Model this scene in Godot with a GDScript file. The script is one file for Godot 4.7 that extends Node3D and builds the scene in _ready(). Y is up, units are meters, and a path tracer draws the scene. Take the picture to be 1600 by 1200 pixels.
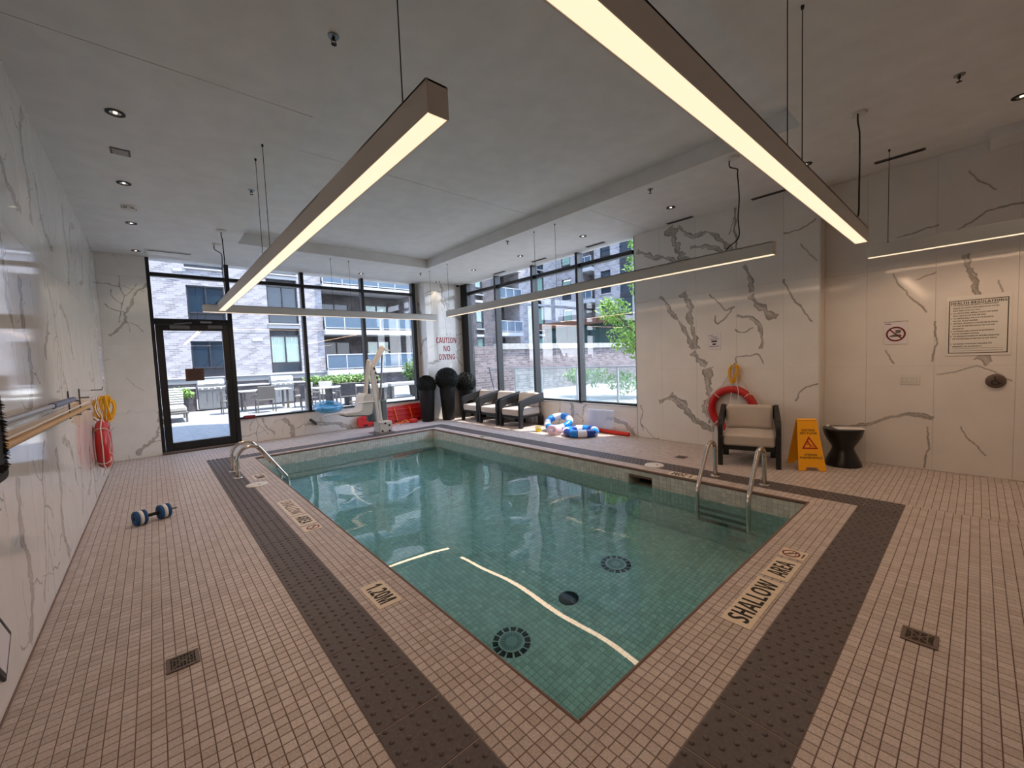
extends Node3D

const HC := 3.5925            # ceiling height
const XL := -0.6              # left wall
const XR := 6.56              # right marble wall
const XR2 := 6.80             # recessed part of the right wall
const ZB := -9.854            # window wall
const ZF := 1.6               # wall behind the camera
const PL := 1.224             # pool edges
const PR := 4.694
const PN := -1.066
const PF := -8.13
const WATER := -0.21
const BED := -1.36
var WR := Basis(Vector3(0, 0, 1), Vector3(0, 1, 0), Vector3(-1, 0, 0))
var WL := Basis(Vector3(0, 0, -1), Vector3(0, 1, 0), Vector3(1, 0, 0))
var FLAT_X := Basis(Vector3(1, 0, 0), Vector3(0, 0, -1), Vector3(0, 1, 0))
var FLAT_Z := Basis(Vector3(0, 0, 1), Vector3(1, 0, 0), Vector3(0, 1, 0))
var FLAT_NZ := Basis(Vector3(0, 0, -1), Vector3(-1, 0, 0), Vector3(0, 1, 0))
var M := {}
var used := {}
var rng := RandomNumberGenerator.new()
var fn := FastNoiseLite.new()
var tm_font := SystemFont.new()

# ---------------------------------------------------------------- mesh builder
class MB:
	var v := PackedVector3Array()
	var n := PackedVector3Array()
	var uv := PackedVector2Array()
	func tri(a: Vector3, b: Vector3, c: Vector3, na: Vector3, nb: Vector3, nc: Vector3, ua := Vector2(), ub := Vector2(), uc := Vector2()) -> void:
		if (b - a).cross(c - a).dot(na + nb + nc) > 0.0:
			v.append(a); v.append(c); v.append(b)
			n.append(na); n.append(nc); n.append(nb)
			uv.append(ua); uv.append(uc); uv.append(ub)
		else:
			v.append(a); v.append(b); v.append(c)
			n.append(na); n.append(nb); n.append(nc)
			uv.append(ua); uv.append(ub); uv.append(uc)
	func flat(a: Vector3, b: Vector3, c: Vector3, out: Vector3) -> void:
		var k := (b - a).cross(c - a).normalized()
		if k.dot(out) < 0.0: k = -k
		tri(a, b, c, k, k, k)
	func quad(a: Vector3, b: Vector3, c: Vector3, d: Vector3, out: Vector3, ua := Vector2(), ub := Vector2(), uc := Vector2(), ud := Vector2()) -> void:
		var k := (b - a).cross(c - a).normalized()
		if k.length() < 0.5: k = (c - a).cross(d - a).normalized()
		if k.dot(out) < 0.0: k = -k
		tri(a, b, c, k, k, k, ua, ub, uc)
		tri(a, c, d, k, k, k, ua, uc, ud)
	func box(c: Vector3, s: Vector3, b := Basis(), ch := 0.0) -> void:
		var h := s / 2.0
		ch = minf(ch, minf(h.x, minf(h.y, h.z)) * 0.8)
		for a in 3:
			var u := (a + 1) % 3
			var w := (a + 2) % 3
			for sa in [-1.0, 1.0]:
				var p := []
				for k in [[-1, -1], [1, -1], [1, 1], [-1, 1]]:
					var q := Vector3()
					q[a] = sa * h[a]; q[u] = k[0] * (h[u] - ch); q[w] = k[1] * (h[w] - ch)
					p.append(c + b * q)
				var o := Vector3(); o[a] = sa
				quad(p[0], p[1], p[2], p[3], b * o)
				if ch > 0.0:
					for su in [-1.0, 1.0]:
						var e := []
						for k in [[0, -1], [1, -1], [1, 1], [0, 1]]:
							var q := Vector3()
							q[a] = sa * (h[a] - (ch if k[0] == 1 else 0.0)); q[u] = su * (h[u] - (0.0 if k[0] == 1 else ch)); q[w] = k[1] * (h[w] - ch)
							e.append(c + b * q)
						var oo := Vector3(); oo[a] = sa; oo[u] = su
						quad(e[0], e[1], e[2], e[3], b * oo)
		if ch > 0.0:
			for i in 8:
				var sg := Vector3(1.0 if i & 1 else -1.0, 1.0 if i & 2 else -1.0, 1.0 if i & 4 else -1.0)
				var t := []
				for a in 3:
					var q := sg * (h - Vector3.ONE * ch)
					q[a] = sg[a] * h[a]
					t.append(c + b * q)
				flat(t[0], t[1], t[2], b * sg)
	func tube(p: Array, r, sides := 8, closed := false, caps := true) -> void:
		var m := p.size()
		var up := Vector3.UP
		var rings := []
		var norms := []
		var last := Vector3()
		for i in m:
			var d: Vector3
			if closed: d = p[(i + 1) % m] - p[(i + m - 1) % m]
			else: d = p[mini(i + 1, m - 1)] - p[maxi(i - 1, 0)]
			d = d.normalized()
			if i == 0:
				up = Vector3.UP if absf(d.y) < 0.9 else Vector3.RIGHT
				last = (up - d * up.dot(d)).normalized()
			else:
				last = (last - d * last.dot(d)).normalized()
			var s := d.cross(last)
			var rr: float = r[i] if r is Array else r
			var ring := []
			var nn := []
			for k in sides:
				var t := TAU * k / sides
				var o := last * cos(t) + s * sin(t)
				ring.append(p[i] + o * rr); nn.append(o)
			rings.append(ring); norms.append(nn)
		for i in (m if closed else m - 1):
			var j := (i + 1) % m
			var off := 0
			if closed and j == 0:
				var best := 1e9
				for k in sides:
					var dd: float = (rings[i][0] - rings[j][k]).length()
					if dd < best: best = dd; off = k
			for k in sides:
				var l := (k + 1) % sides
				tri(rings[i][k], rings[i][l], rings[j][(l + off) % sides], norms[i][k], norms[i][l], norms[j][(l + off) % sides])
				tri(rings[i][k], rings[j][(l + off) % sides], rings[j][(k + off) % sides], norms[i][k], norms[j][(l + off) % sides], norms[j][(k + off) % sides])
		if caps and not closed:
			for e in [0, m - 1]:
				var o: Vector3 = (p[0] - p[1]) if e == 0 else (p[m - 1] - p[m - 2])
				for k in range(1, sides - 1):
					flat(rings[e][0], rings[e][k], rings[e][k + 1], o)
	func lathe(pr: Array, segs: int, x := Transform3D()) -> void:
		var m := pr.size()
		var sn := []
		for i in m - 1:
			var d: Vector2 = (pr[i + 1] - pr[i])
			sn.append(Vector2(d.y, -d.x).normalized())
		for i in m - 1:
			if (pr[i + 1] - pr[i]).length() < 1e-6: continue
			var na: Vector2 = sn[i]
			var nb: Vector2 = sn[i]
			if i > 0 and sn[i].dot(sn[i - 1]) > 0.7: na = (sn[i] + sn[i - 1]).normalized()
			if i < m - 2 and sn[i].dot(sn[i + 1]) > 0.7: nb = (sn[i] + sn[i + 1]).normalized()
			for k in segs:
				var t0 := TAU * k / segs
				var t1 := TAU * (k + 1) / segs
				var c0 := Vector3(cos(t0), 0, sin(t0))
				var c1 := Vector3(cos(t1), 0, sin(t1))
				var Y := Vector3.UP
				var a: Vector3 = x * (c0 * pr[i].x + Y * pr[i].y)
				var b: Vector3 = x * (c1 * pr[i].x + Y * pr[i].y)
				var c: Vector3 = x * (c1 * pr[i + 1].x + Y * pr[i + 1].y)
				var d: Vector3 = x * (c0 * pr[i + 1].x + Y * pr[i + 1].y)
				var B := x.basis
				var n0a := (B * (c0 * na.x + Y * na.y)).normalized()
				var n1a := (B * (c1 * na.x + Y * na.y)).normalized()
				var n0b := (B * (c0 * nb.x + Y * nb.y)).normalized()
				var n1b := (B * (c1 * nb.x + Y * nb.y)).normalized()
				if pr[i].x > 1e-6: tri(a, b, c, n0a, n1a, n1b)
				if pr[i + 1].x > 1e-6: tri(a, c, d, n0a, n1b, n0b)
	func prism(poly: PackedVector2Array, depth: float, x := Transform3D()) -> void:
		var idx := Geometry2D.triangulate_polygon(poly)
		var zf := depth / 2.0
		for i in range(0, idx.size(), 3):
			for s in [-1.0, 1.0]:
				var q := []
				for k in 3:
					var w := poly[idx[i + k]]
					q.append(x * Vector3(w.x, w.y, zf * s))
				flat(q[0], q[1], q[2], x.basis.z * s)
		var area := 0.0
		for i in poly.size():
			area += poly[i].cross(poly[(i + 1) % poly.size()])
		for i in poly.size():
			var a := poly[i]
			var b := poly[(i + 1) % poly.size()]
			var o := Vector2(b.y - a.y, a.x - b.x) * signf(area)
			quad(x * Vector3(a.x, a.y, zf), x * Vector3(b.x, b.y, zf), x * Vector3(b.x, b.y, -zf), x * Vector3(a.x, a.y, -zf), x.basis * Vector3(o.x, o.y, 0))
	func cushion(c: Vector3, s: Vector3, r: float, b := Basis(), puff := 0.0) -> void:
		var h := s / 2.0
		for a in 3:
			var u := (a + 1) % 3
			var w := (a + 2) % 3
			var lu := [-1.0, -1.0 + 0.3 * r / h[u], -1.0 + 0.65 * r / h[u], -1.0 + r / h[u], -0.4, 0.0, 0.4, 1.0 - r / h[u], 1.0 - 0.65 * r / h[u], 1.0 - 0.3 * r / h[u], 1.0]
			var lw := [-1.0, -1.0 + 0.3 * r / h[w], -1.0 + 0.65 * r / h[w], -1.0 + r / h[w], -0.4, 0.0, 0.4, 1.0 - r / h[w], 1.0 - 0.65 * r / h[w], 1.0 - 0.3 * r / h[w], 1.0]
			lu.sort(); lw.sort()
			for sa in [-1.0, 1.0]:
				var P := []
				var N := []
				for i in lu.size():
					for j in lw.size():
						var q := Vector3(); q[a] = sa * h[a]; q[u] = lu[i] * h[u]; q[w] = lw[j] * h[w]
						var inner := q.clamp(-(h - Vector3.ONE * r), h - Vector3.ONE * r)
						var nn := (q - inner).normalized()
						var pos := inner + nn * r
						if puff != 0.0:
							var f := 1.0
							for k in 3:
								if k != 1: f *= maxf(0.0, 1.0 - pow(pos[k] / h[k], 2.0))
							pos.y += signf(pos.y) * puff * f * absf(pos.y) / h.y
						P.append(c + b * pos); N.append(b * nn)
				var L := lw.size()
				for i in lu.size() - 1:
					for j in L - 1:
						tri(P[i * L + j], P[(i + 1) * L + j], P[(i + 1) * L + j + 1], N[i * L + j], N[(i + 1) * L + j], N[(i + 1) * L + j + 1])
						tri(P[i * L + j], P[(i + 1) * L + j + 1], P[i * L + j + 1], N[i * L + j], N[(i + 1) * L + j + 1], N[i * L + j + 1])
	func mesh() -> ArrayMesh:
		var am := ArrayMesh.new()
		var arr := []
		arr.resize(Mesh.ARRAY_MAX)
		arr[Mesh.ARRAY_VERTEX] = v; arr[Mesh.ARRAY_NORMAL] = n; arr[Mesh.ARRAY_TEX_UV] = uv
		am.add_surface_from_arrays(Mesh.PRIMITIVE_TRIANGLES, arr)
		return am

# ---------------------------------------------------------------- naming helpers
func numbered(called: String) -> String:
	if not used.has(called):
		used[called] = 0
		return called
	used[called] += 1
	return "%s_%03d" % [called, used[called]]

func tag(o: Node3D, label: String, category: String, group := "", kind := "") -> Node3D:
	if label: o.set_meta("label", label)
	if category: o.set_meta("category", category)
	if group: o.set_meta("group", group)
	if kind: o.set_meta("kind", kind)
	return o

func thing(called: String, label: String, category: String, at := Vector3.ZERO, yaw := 0.0, group := "") -> Node3D:
	var o := Node3D.new()
	o.name = numbered(called)
	add_child(o)
	o.position = at
	o.rotation.y = yaw
	return tag(o, label, category, group)

func place(called: String, mesh: Mesh, mat: Material, parent: Node3D = null, xf := Transform3D()) -> MeshInstance3D:
	var o := MeshInstance3D.new()
	o.mesh = mesh
	o.material_override = mat
	o.transform = xf
	o.name = numbered(called) if parent == null else called
	(self if parent == null else parent).add_child(o, true)
	return o

func obj(called: String, b: MB, mat: Material, parent: Node3D = null, xf := Transform3D()) -> MeshInstance3D:
	return place(called, b.mesh(), mat, parent, xf)

func struct(called: String, b: MB, mat: Material) -> MeshInstance3D:
	var o := obj(called, b, mat)
	o.set_meta("kind", "structure")
	return o

func sroot(called: String) -> Node3D:
	var o := Node3D.new()
	o.name = called
	add_child(o)
	o.set_meta("kind", "structure")
	return o

func bx(c: Vector3, s: Vector3, ch := 0.0, b := Basis()) -> MB:
	var k := MB.new()
	k.box(c, s, b, ch)
	return k

func span(x0: float, x1: float, y0: float, y1: float, z0: float, z1: float, ch := 0.0) -> MB:
	return bx(Vector3((x0 + x1) / 2, (y0 + y1) / 2, (z0 + z1) / 2), Vector3(absf(x1 - x0), absf(y1 - y0), absf(z1 - z0)), ch)

func text(parent: Node3D, s: String, h: float, mat: Material, xf: Transform3D, wide := 1.0, depth := 0.0012, gap := 0.0, align := HORIZONTAL_ALIGNMENT_CENTER) -> MeshInstance3D:
	var t := TextMesh.new()
	t.text = s
	t.font = tm_font
	t.font_size = 48
	t.pixel_size = h / (48.0 * 0.714)
	t.depth = depth
	t.curve_step = 4.0
	t.line_spacing = gap
	t.horizontal_alignment = align
	return place("lettering", t, mat, parent, Transform3D(xf.basis * Basis.from_scale(Vector3(wide, 1, 1)), xf.origin))

func ring_mesh(ri: float, ro: float, th: float, segs := 40) -> MB:
	var b := MB.new()
	b.lathe([Vector2(ri, 0), Vector2(ri, th), Vector2(ro, th), Vector2(ro, 0)], segs)
	return b

func disc(r: float, th: float, segs := 32, ch := 0.002) -> MB:
	var b := MB.new()
	b.lathe([Vector2(0, 0), Vector2(r, 0), Vector2(r, th - ch), Vector2(r - ch, th), Vector2(0, th)], segs)
	return b

func arc(c: Vector3, u: Vector3, w: Vector3, r: float, a0: float, a1: float, k: int) -> Array:
	var p := []
	for i in k + 1:
		var t := lerpf(a0, a1, float(i) / k)
		p.append(c + u * cos(t) * r + w * sin(t) * r)
	return p

func smooth(p: Array, k := 6) -> Array:
	var out := []
	for i in p.size() - 1:
		for j in k:
			out.append(p[i].cubic_interpolate(p[i + 1], p[maxi(i - 1, 0)], p[mini(i + 2, p.size() - 1)], float(j) / k))
	out.append(p[p.size() - 1])
	return out

# ---------------------------------------------------------------- materials
func mat(c: Color, rough := 0.6, metal := 0.0) -> StandardMaterial3D:
	var m := StandardMaterial3D.new()
	m.albedo_color = c
	m.roughness = rough
	m.metallic = metal
	return m

func noise_tex(freq: float, lo: Color, hi: Color, size := 256, sd := 1, oct := 4) -> NoiseTexture2D:
	var t := NoiseTexture2D.new()
	t.width = size
	t.height = size
	t.seamless = true
	var n := FastNoiseLite.new()
	n.seed = sd
	n.frequency = freq
	n.fractal_octaves = oct
	t.noise = n
	var g := Gradient.new()
	g.set_color(0, lo)
	g.set_color(1, hi)
	t.color_ramp = g
	return t

func grain(m: StandardMaterial3D, freq: float, lo: float, hi: float, scale: float, bump := 0.0, sd := 3) -> StandardMaterial3D:
	m.albedo_texture = noise_tex(freq, Color(lo, lo, lo), Color(hi, hi, hi), 256, sd)
	m.uv1_triplanar = true
	m.uv1_world_triplanar = true
	m.uv1_scale = Vector3.ONE * scale
	if bump > 0.0:
		m.heightmap_enabled = true
		m.heightmap_texture = m.albedo_texture
		m.heightmap_scale = bump
	return m

func glass(tint: Color, a := 0.06, spec := 0.5) -> StandardMaterial3D:
	var m := mat(Color(tint.r, tint.g, tint.b, a), 0.0)
	m.transparency = BaseMaterial3D.TRANSPARENCY_ALPHA
	m.metallic_specular = spec
	return m

func lamp_mat(c: Color, e: float) -> StandardMaterial3D:
	var m := mat(Color(0.9, 0.9, 0.88), 0.4)
	m.emission_enabled = true
	m.emission = c
	m.emission_energy_multiplier = e
	return m

func vein_image(w: int, h: int, veins: Array, sd: int) -> ImageTexture:
	var den := PackedFloat32Array()
	den.resize(w * h)
	var ns := FastNoiseLite.new()
	ns.seed = sd
	ns.frequency = 0.03
	ns.fractal_octaves = 3
	for vn in veins:
		var wd: float = vn[0]
		var pts: Array = vn[1]
		var str_: float = vn[2] if vn.size() > 2 else 1.0
		var cv := smooth(pts, 8)
		var run := 0.0
		for i in cv.size() - 1:
			var a: Vector2 = cv[i]
			var b: Vector2 = cv[i + 1]
			var d := b - a
			var ln := d.length()
			if ln < 0.01: continue
			d /= ln
			var pr := Vector2(-d.y, d.x)
			var st := 0.0
			while st < ln:
				var q := a + d * st
				run += 0.6
				var hw := maxf(0.7, wd * 0.5 * (0.75 + 0.9 * ns.get_noise_2d(run * 0.7, sd * 31.0 + wd)))
				q += pr * ns.get_noise_2d(run * 0.9, 900.0 + wd * 3.0) * (3.0 + wd * 0.3)
				var s := -hw
				while s <= hw:
					var z := q + pr * s
					var x := int(z.x)
					var y := int(z.y)
					if x >= 0 and y >= 0 and x < w and y < h:
						var e := absf(s) / hw
						var k := 0.0
						if wd > 7.0:
							k = 0.42 + 0.35 * ns.get_noise_2d(s * 5.0, run * 0.6)
							if e > 0.82: k += 0.25
						else:
							k = 0.75 * (1.0 - 0.5 * e)
						k *= str_
						var ix := y * w + x
						if k > den[ix]: den[ix] = k
					s += 0.55
				st += 0.6
	var data := PackedByteArray()
	data.resize(w * h * 3)
	for y in h:
		for x in w:
			var i := y * w + x
			var d := den[i]
			if x > 0 and y > 0 and x < w - 1 and y < h - 1:
				d = d * 0.5 + 0.125 * (den[i - 1] + den[i + 1] + den[i - w] + den[i + w])
			var cl := ns.get_noise_2d(x * 0.35 + 500.0, y * 0.35) * 5.0
			data[i * 3] = clampi(int(lerpf(225.0 + cl, 106.0, clampf(d, 0, 1))), 0, 255)
			data[i * 3 + 1] = clampi(int(lerpf(221.0 + cl, 99.0, clampf(d, 0, 1))), 0, 255)
			data[i * 3 + 2] = clampi(int(lerpf(214.0 + cl, 90.0, clampf(d, 0, 1))), 0, 255)
	return ImageTexture.create_from_image(Image.create_from_data(w, h, false, Image.FORMAT_RGB8, data))

func random_veins(w: float, h: float, sd: int) -> Array:
	var r := RandomNumberGenerator.new()
	r.seed = sd
	var out := []
	for k in r.randi_range(1, 2):
		var p := []
		var q := Vector2(r.randf_range(-20, w * 0.6), r.randf_range(-20, h * 0.4))
		var d := Vector2(r.randf_range(-0.5, 1.0), r.randf_range(0.4, 1.0)).normalized()
		for i in r.randi_range(6, 11):
			p.append(q)
			d = d.rotated(r.randf_range(-0.55, 0.55))
			q += d * h * 0.13
			if r.randf() < 0.5 and i > 0:
				var bp := [q]
				var bd := d.rotated(r.randf_range(0.6, 1.3) * (1.0 if r.randf() < 0.5 else -1.0))
				var bq := q
				for j in 4:
					bq += bd * h * 0.06
					bd = bd.rotated(r.randf_range(-0.5, 0.5))
					bp.append(bq)
				out.append([r.randf_range(2, 6), bp, 0.8])
		out.append([r.randf_range(9, 26) if k == 0 else r.randf_range(3, 8), p, 0.85])
	for k in 3:
		var p := []
		var q := Vector2(r.randf_range(0, w), r.randf_range(0, h))
		var d := Vector2(1, 0).rotated(r.randf_range(0, TAU))
		for i in 5:
			p.append(q)
			d = d.rotated(r.randf_range(-0.4, 0.4))
			q += d * h * 0.07
		out.append([2.0, p, 0.6])
	return out

func brick_image(light: Color, mortar: Color, vary: float, sd: int) -> ImageTexture:
	var S := 480
	var im := Image.create(S, S, false, Image.FORMAT_RGB8)
	im.fill(mortar)
	var r := RandomNumberGenerator.new()
	r.seed = sd
	for row in 12:
		for col in 5:
			var k := 1.0 + r.randf_range(-vary, vary)
			var c := Color(light.r * k, light.g * k, light.b * k)
			var x := col * 120 - (60 if row % 2 else 0)
			var rc := Rect2i(x + 2, row * 40 + 3, 116, 35)
			im.fill_rect(rc.intersection(Rect2i(0, 0, S, S)), c)
	return ImageTexture.create_from_image(im)

func brick_mat(light: Color, mortar: Color, vary: float, sd: int) -> StandardMaterial3D:
	var m := mat(Color.WHITE, 0.85)
	m.albedo_texture = brick_image(light, mortar, vary, sd)
	m.uv1_triplanar = true
	m.uv1_world_triplanar = true
	m.uv1_triplanar_sharpness = 8.0
	m.uv1_scale = Vector3.ONE / 1.2
	m.heightmap_enabled = true
	m.heightmap_texture = m.albedo_texture
	m.heightmap_scale = 1.0
	return m

func make_materials() -> void:
	M.white = grain(mat(Color(0.91, 0.91, 0.90), 0.75), 0.02, 0.95, 1.0, 0.5)
	M.tile = grain(mat(Color(1, 1, 1), 0.42), 0.06, 0.82, 1.0, 5.0, 0.02)
	M.tile.vertex_color_use_as_albedo = true
	for k in 5:
		var t := grain(mat([Color(0.82, 0.765, 0.735), Color(0.795, 0.74, 0.705), Color(0.84, 0.79, 0.76), Color(0.77, 0.715, 0.68), Color(0.805, 0.755, 0.725)][k], 0.42), 0.06, 0.82, 1.0, 5.0, 0.02, 11 + k)
		M["tile%d" % k] = t
	M.grout = mat(Color(0.47, 0.38, 0.34), 0.95)
	M.bullnose = mat(Color(0.47, 0.37, 0.32), 0.5)
	M.strip = grain(mat(Color(0.37, 0.335, 0.325), 0.55), 0.05, 0.8, 1.0, 3.0)
	M.pooltile = grain(mat(Color(1, 1, 1), 0.35), 0.05, 0.88, 1.0, 4.0)
	M.pooltile.vertex_color_use_as_albedo = true
	M.poolgrout = mat(Color(0.74, 0.74, 0.70), 0.9)
	var w := mat(Color(0.65, 0.955, 0.985, 0.0), 0.0)
	w.refraction_enabled = true
	w.refraction_scale = 0.033
	w.metallic_specular = 0.5
	M.water = w
	M.black = mat(Color(0.03, 0.03, 0.032), 0.6)
	M.frame = mat(Color(0.055, 0.06, 0.062), 0.4)
	M.matte_black = mat(Color(0.02, 0.02, 0.02), 0.7)
	M.glass = glass(Color(1, 1, 1), 0.0)
	M.greenglass = glass(Color(0.75, 0.9, 0.88), 0.10)
	M.pavglass = mat(Color(0.16, 0.27, 0.27), 0.12)
	M.farglass = mat(Color(0.13, 0.19, 0.24), 0.15)
	M.farglass.metallic_specular = 0.5
	M.balglass = mat(Color(0.25, 0.33, 0.40), 0.35)
	M.curtain = mat(Color(0.44, 0.58, 0.50), 0.9)
	M.fixture = mat(Color(0.80, 0.78, 0.75), 0.5)
	M.diffuser = lamp_mat(Color(1.0, 0.88, 0.74), 1.03)
	M.downlens = lamp_mat(Color(1.0, 0.95, 0.85), 3.0)
	M.chrome = mat(Color(0.78, 0.76, 0.72), 0.16, 1.0)
	M.steel = mat(Color(0.55, 0.54, 0.52), 0.4, 1.0)
	M.alu = mat(Color(0.60, 0.61, 0.62), 0.4, 0.8)
	M.drain = mat(Color(0.42, 0.37, 0.34), 0.45, 0.6)
	M.cream = mat(Color(0.78, 0.74, 0.68), 0.5)
	M.liftgrey = mat(Color(0.36, 0.38, 0.37), 0.6)
	M.cloth = grain(mat(Color(0.80, 0.76, 0.72), 0.95), 0.2, 0.85, 1.0, 6.0, 0.05)
	M.woven = mat(Color(0.06, 0.055, 0.055), 0.5)
	var wv := Image.create(64, 64, false, Image.FORMAT_RGB8)
	wv.fill(Color(0.15, 0.15, 0.15))
	for i in 4:
		for j in 4:
			wv.fill_rect(Rect2i(i * 16 + (1 if (i + j) % 2 else 5), j * 16 + (5 if (i + j) % 2 else 1), 14 if (i + j) % 2 else 7, 7 if (i + j) % 2 else 14), Color(0.9, 0.9, 0.9))
	M.woven.heightmap_enabled = true
	M.woven.heightmap_texture = ImageTexture.create_from_image(wv)
	M.woven.heightmap_scale = 1.0
	M.woven.uv1_triplanar = true
	M.woven.uv1_scale = Vector3.ONE * 10.0
	M.leafdark = mat(Color(0.045, 0.06, 0.04), 0.8)
	M.red = mat(Color(0.72, 0.07, 0.06), 0.35)
	M.redboard = mat(Color(0.80, 0.10, 0.08), 0.4)
	M.noodle = grain(mat(Color(0.90, 0.22, 0.17), 0.8), 0.2, 0.9, 1.0, 8.0)
	M.orange = mat(Color(0.92, 0.42, 0.12), 0.6)
	M.rope = mat(Color(0.93, 0.70, 0.06), 0.8)
	M.whiterope = mat(Color(0.85, 0.82, 0.78), 0.85)
	M.yellow = mat(Color(0.95, 0.66, 0.04), 0.4)
	M.ink = mat(Color(0.05, 0.035, 0.03), 0.7)
	M.redink = mat(Color(0.62, 0.05, 0.09), 0.6)
	M.darkred = mat(Color(0.42, 0.04, 0.07), 0.6)
	M.paper = mat(Color(0.86, 0.84, 0.85), 0.6)
	M.acrylic = mat(Color(0.88, 0.87, 0.84), 0.3)
	M.marker = grain(mat(Color(0.90, 0.84, 0.74), 0.35), 0.05, 0.93, 1.0, 4.0)
	M.blue = grain(mat(Color(0.13, 0.33, 0.52), 0.85), 0.2, 0.85, 1.0, 8.0)
	M.floatblue = mat(Color(0.05, 0.50, 0.86), 0.25)
	M.floatnavy = mat(Color(0.08, 0.22, 0.55), 0.25)
	M.floatwhite = mat(Color(0.88, 0.90, 0.95), 0.25)
	M.ringblue = glass(Color(0.12, 0.55, 0.72), 0.55)
	M.foamwhite = mat(Color(0.88, 0.86, 0.83), 0.85)
	M.poleblue = mat(Color(0.20, 0.24, 0.42), 0.3)
	M.poletan = mat(Color(0.72, 0.55, 0.25), 0.45)
	M.wood = grain(mat(Color(0.40, 0.25, 0.17), 0.7), 0.05, 0.75, 1.0, 2.0)
	M.brick = brick_mat(Color(0.54, 0.525, 0.535), Color(0.68, 0.67, 0.68), 0.14, 5)
	M.darkbrick = brick_mat(Color(0.33, 0.31, 0.32), Color(0.24, 0.23, 0.24), 0.15, 6)
	M.gardenbrick = brick_mat(Color(0.40, 0.36, 0.36), Color(0.54, 0.51, 0.51), 0.16, 7)
	M.concrete = grain(mat(Color(0.62, 0.61, 0.59), 0.9), 0.03, 0.85, 1.0, 0.4)
	M.paver = grain(mat(Color(0.55, 0.55, 0.555), 0.9), 0.03, 0.85, 1.0, 0.6)
	M.slab = mat(Color(0.66, 0.66, 0.67), 0.8)
	M.flash = mat(Color(0.42, 0.43, 0.44), 0.5)
	M.darkpanel = mat(Color(0.14, 0.15, 0.18), 0.5)
	M.patio = mat(Color(0.36, 0.35, 0.34), 0.6)
	M.patiolight = mat(Color(0.62, 0.61, 0.59), 0.8)
	M.leaf = mat(Color(0.85, 0.9, 0.75), 0.6)
	M.leaf.backlight_enabled = true
	M.leaf.backlight = Color(0.35, 0.5, 0.2)
	M.leaf.vertex_color_use_as_albedo = true
	M.bark = mat(Color(0.25, 0.20, 0.16), 0.9)
	M.vent = mat(Color(0.38, 0.37, 0.36), 0.6)
	M.plastic = mat(Color(0.84, 0.83, 0.80), 0.4)

func _ready() -> void:
	# camera
	var cam := Camera3D.new()
	cam.name = "camera"
	cam.fov = 86.404
	cam.near = 0.02
	cam.far = 300.0
	add_child(cam)
	cam.transform = Transform3D(Basis(Vector3.UP, deg_to_rad(-41.2397)) * Basis(Vector3.RIGHT, deg_to_rad(-3.4596)) * Basis(Vector3.BACK, deg_to_rad(-2.298)), Vector3(0, 1.5, 0))
	cam.current = true
	# sky, exposure
	var env := Environment.new()
	env.tonemap_mode = Environment.TONE_MAPPER_LINEAR
	env.tonemap_exposure = 1.1
	env.background_mode = Environment.BG_SKY
	var sm := ProceduralSkyMaterial.new()
	sm.sky_top_color = Color(0.62, 0.73, 0.88)
	sm.sky_horizon_color = Color(0.90, 0.92, 0.95)
	sm.ground_bottom_color = Color(0.5, 0.5, 0.5)
	sm.ground_horizon_color = Color(0.75, 0.8, 0.85)
	sm.sky_energy_multiplier = 2.4
	var sky := Sky.new()
	sky.sky_material = sm
	env.sky = sky
	env.sdfgi_enabled = true
	env.ssao_enabled = true
	env.ssil_enabled = true
	var we := WorldEnvironment.new()
	we.name = "world_environment"
	we.environment = env
	add_child(we)
	# sun: high, from the right and a little from behind
	var sun := DirectionalLight3D.new()
	sun.name = "sun"
	sun.light_color = Color(1.0, 0.97, 0.92)
	sun.light_energy = 3.5
	sun.light_angular_distance = 0.53
	sun.shadow_enabled = true
	add_child(sun)
	sun.look_at_from_position(Vector3(0.32, 1.0, 0.25) * 50.0, Vector3.ZERO, Vector3.FORWARD)

	rng.seed = 7
	fn.seed = 4
	tm_font.font_names = PackedStringArray(["Droid Sans"])
	tm_font.font_weight = 700
	make_materials()
	build_shell()
	build_floor()
	build_pool()
	build_ceiling()
	build_outside()
	build_lights()
	build_ceiling_fittings()
	build_poolside()
	build_markers()
	build_chairs_and_planters()
	build_lift()
	build_floats()
	build_wall_things()

# ---------------------------------------------------------------- walls and windows
func panel_quad(u: float, v: float, t: float, ua: Vector2, ub: Vector2) -> MB:
	# a tile of size u x v, face at +z, its lower left corner at the origin
	var b := MB.new()
	var c := 0.0012
	var p := [Vector3(c, c, t), Vector3(u - c, c, t), Vector3(u - c, v - c, t), Vector3(c, v - c, t)]
	var o := [Vector3(0, 0, t - c), Vector3(u, 0, t - c), Vector3(u, v, t - c), Vector3(0, v, t - c)]
	var k := [Vector3(0, 0, 0), Vector3(u, 0, 0), Vector3(u, v, 0), Vector3(0, v, 0)]
	var uv := [Vector2(ua.x, ub.y), Vector2(ub.x, ub.y), Vector2(ub.x, ua.y), Vector2(ua.x, ua.y)]
	b.quad(p[0], p[1], p[2], p[3], Vector3.BACK, uv[0], uv[1], uv[2], uv[3])
	var outs := [Vector3.DOWN, Vector3.RIGHT, Vector3.UP, Vector3.LEFT]
	for i in 4:
		var j := (i + 1) % 4
		b.quad(p[i], p[j], o[j], o[i], outs[i] + Vector3.BACK, uv[i], uv[j], uv[j], uv[i])
		b.quad(o[i], o[j], k[j], k[i], outs[i], uv[i], uv[j], uv[j], uv[i])
	return b

func marble(tex: Texture2D, rough: float) -> StandardMaterial3D:
	var m := mat(Color(1, 1, 1), rough)
	m.albedo_texture = tex
	m.texture_repeat = false
	return m

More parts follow.
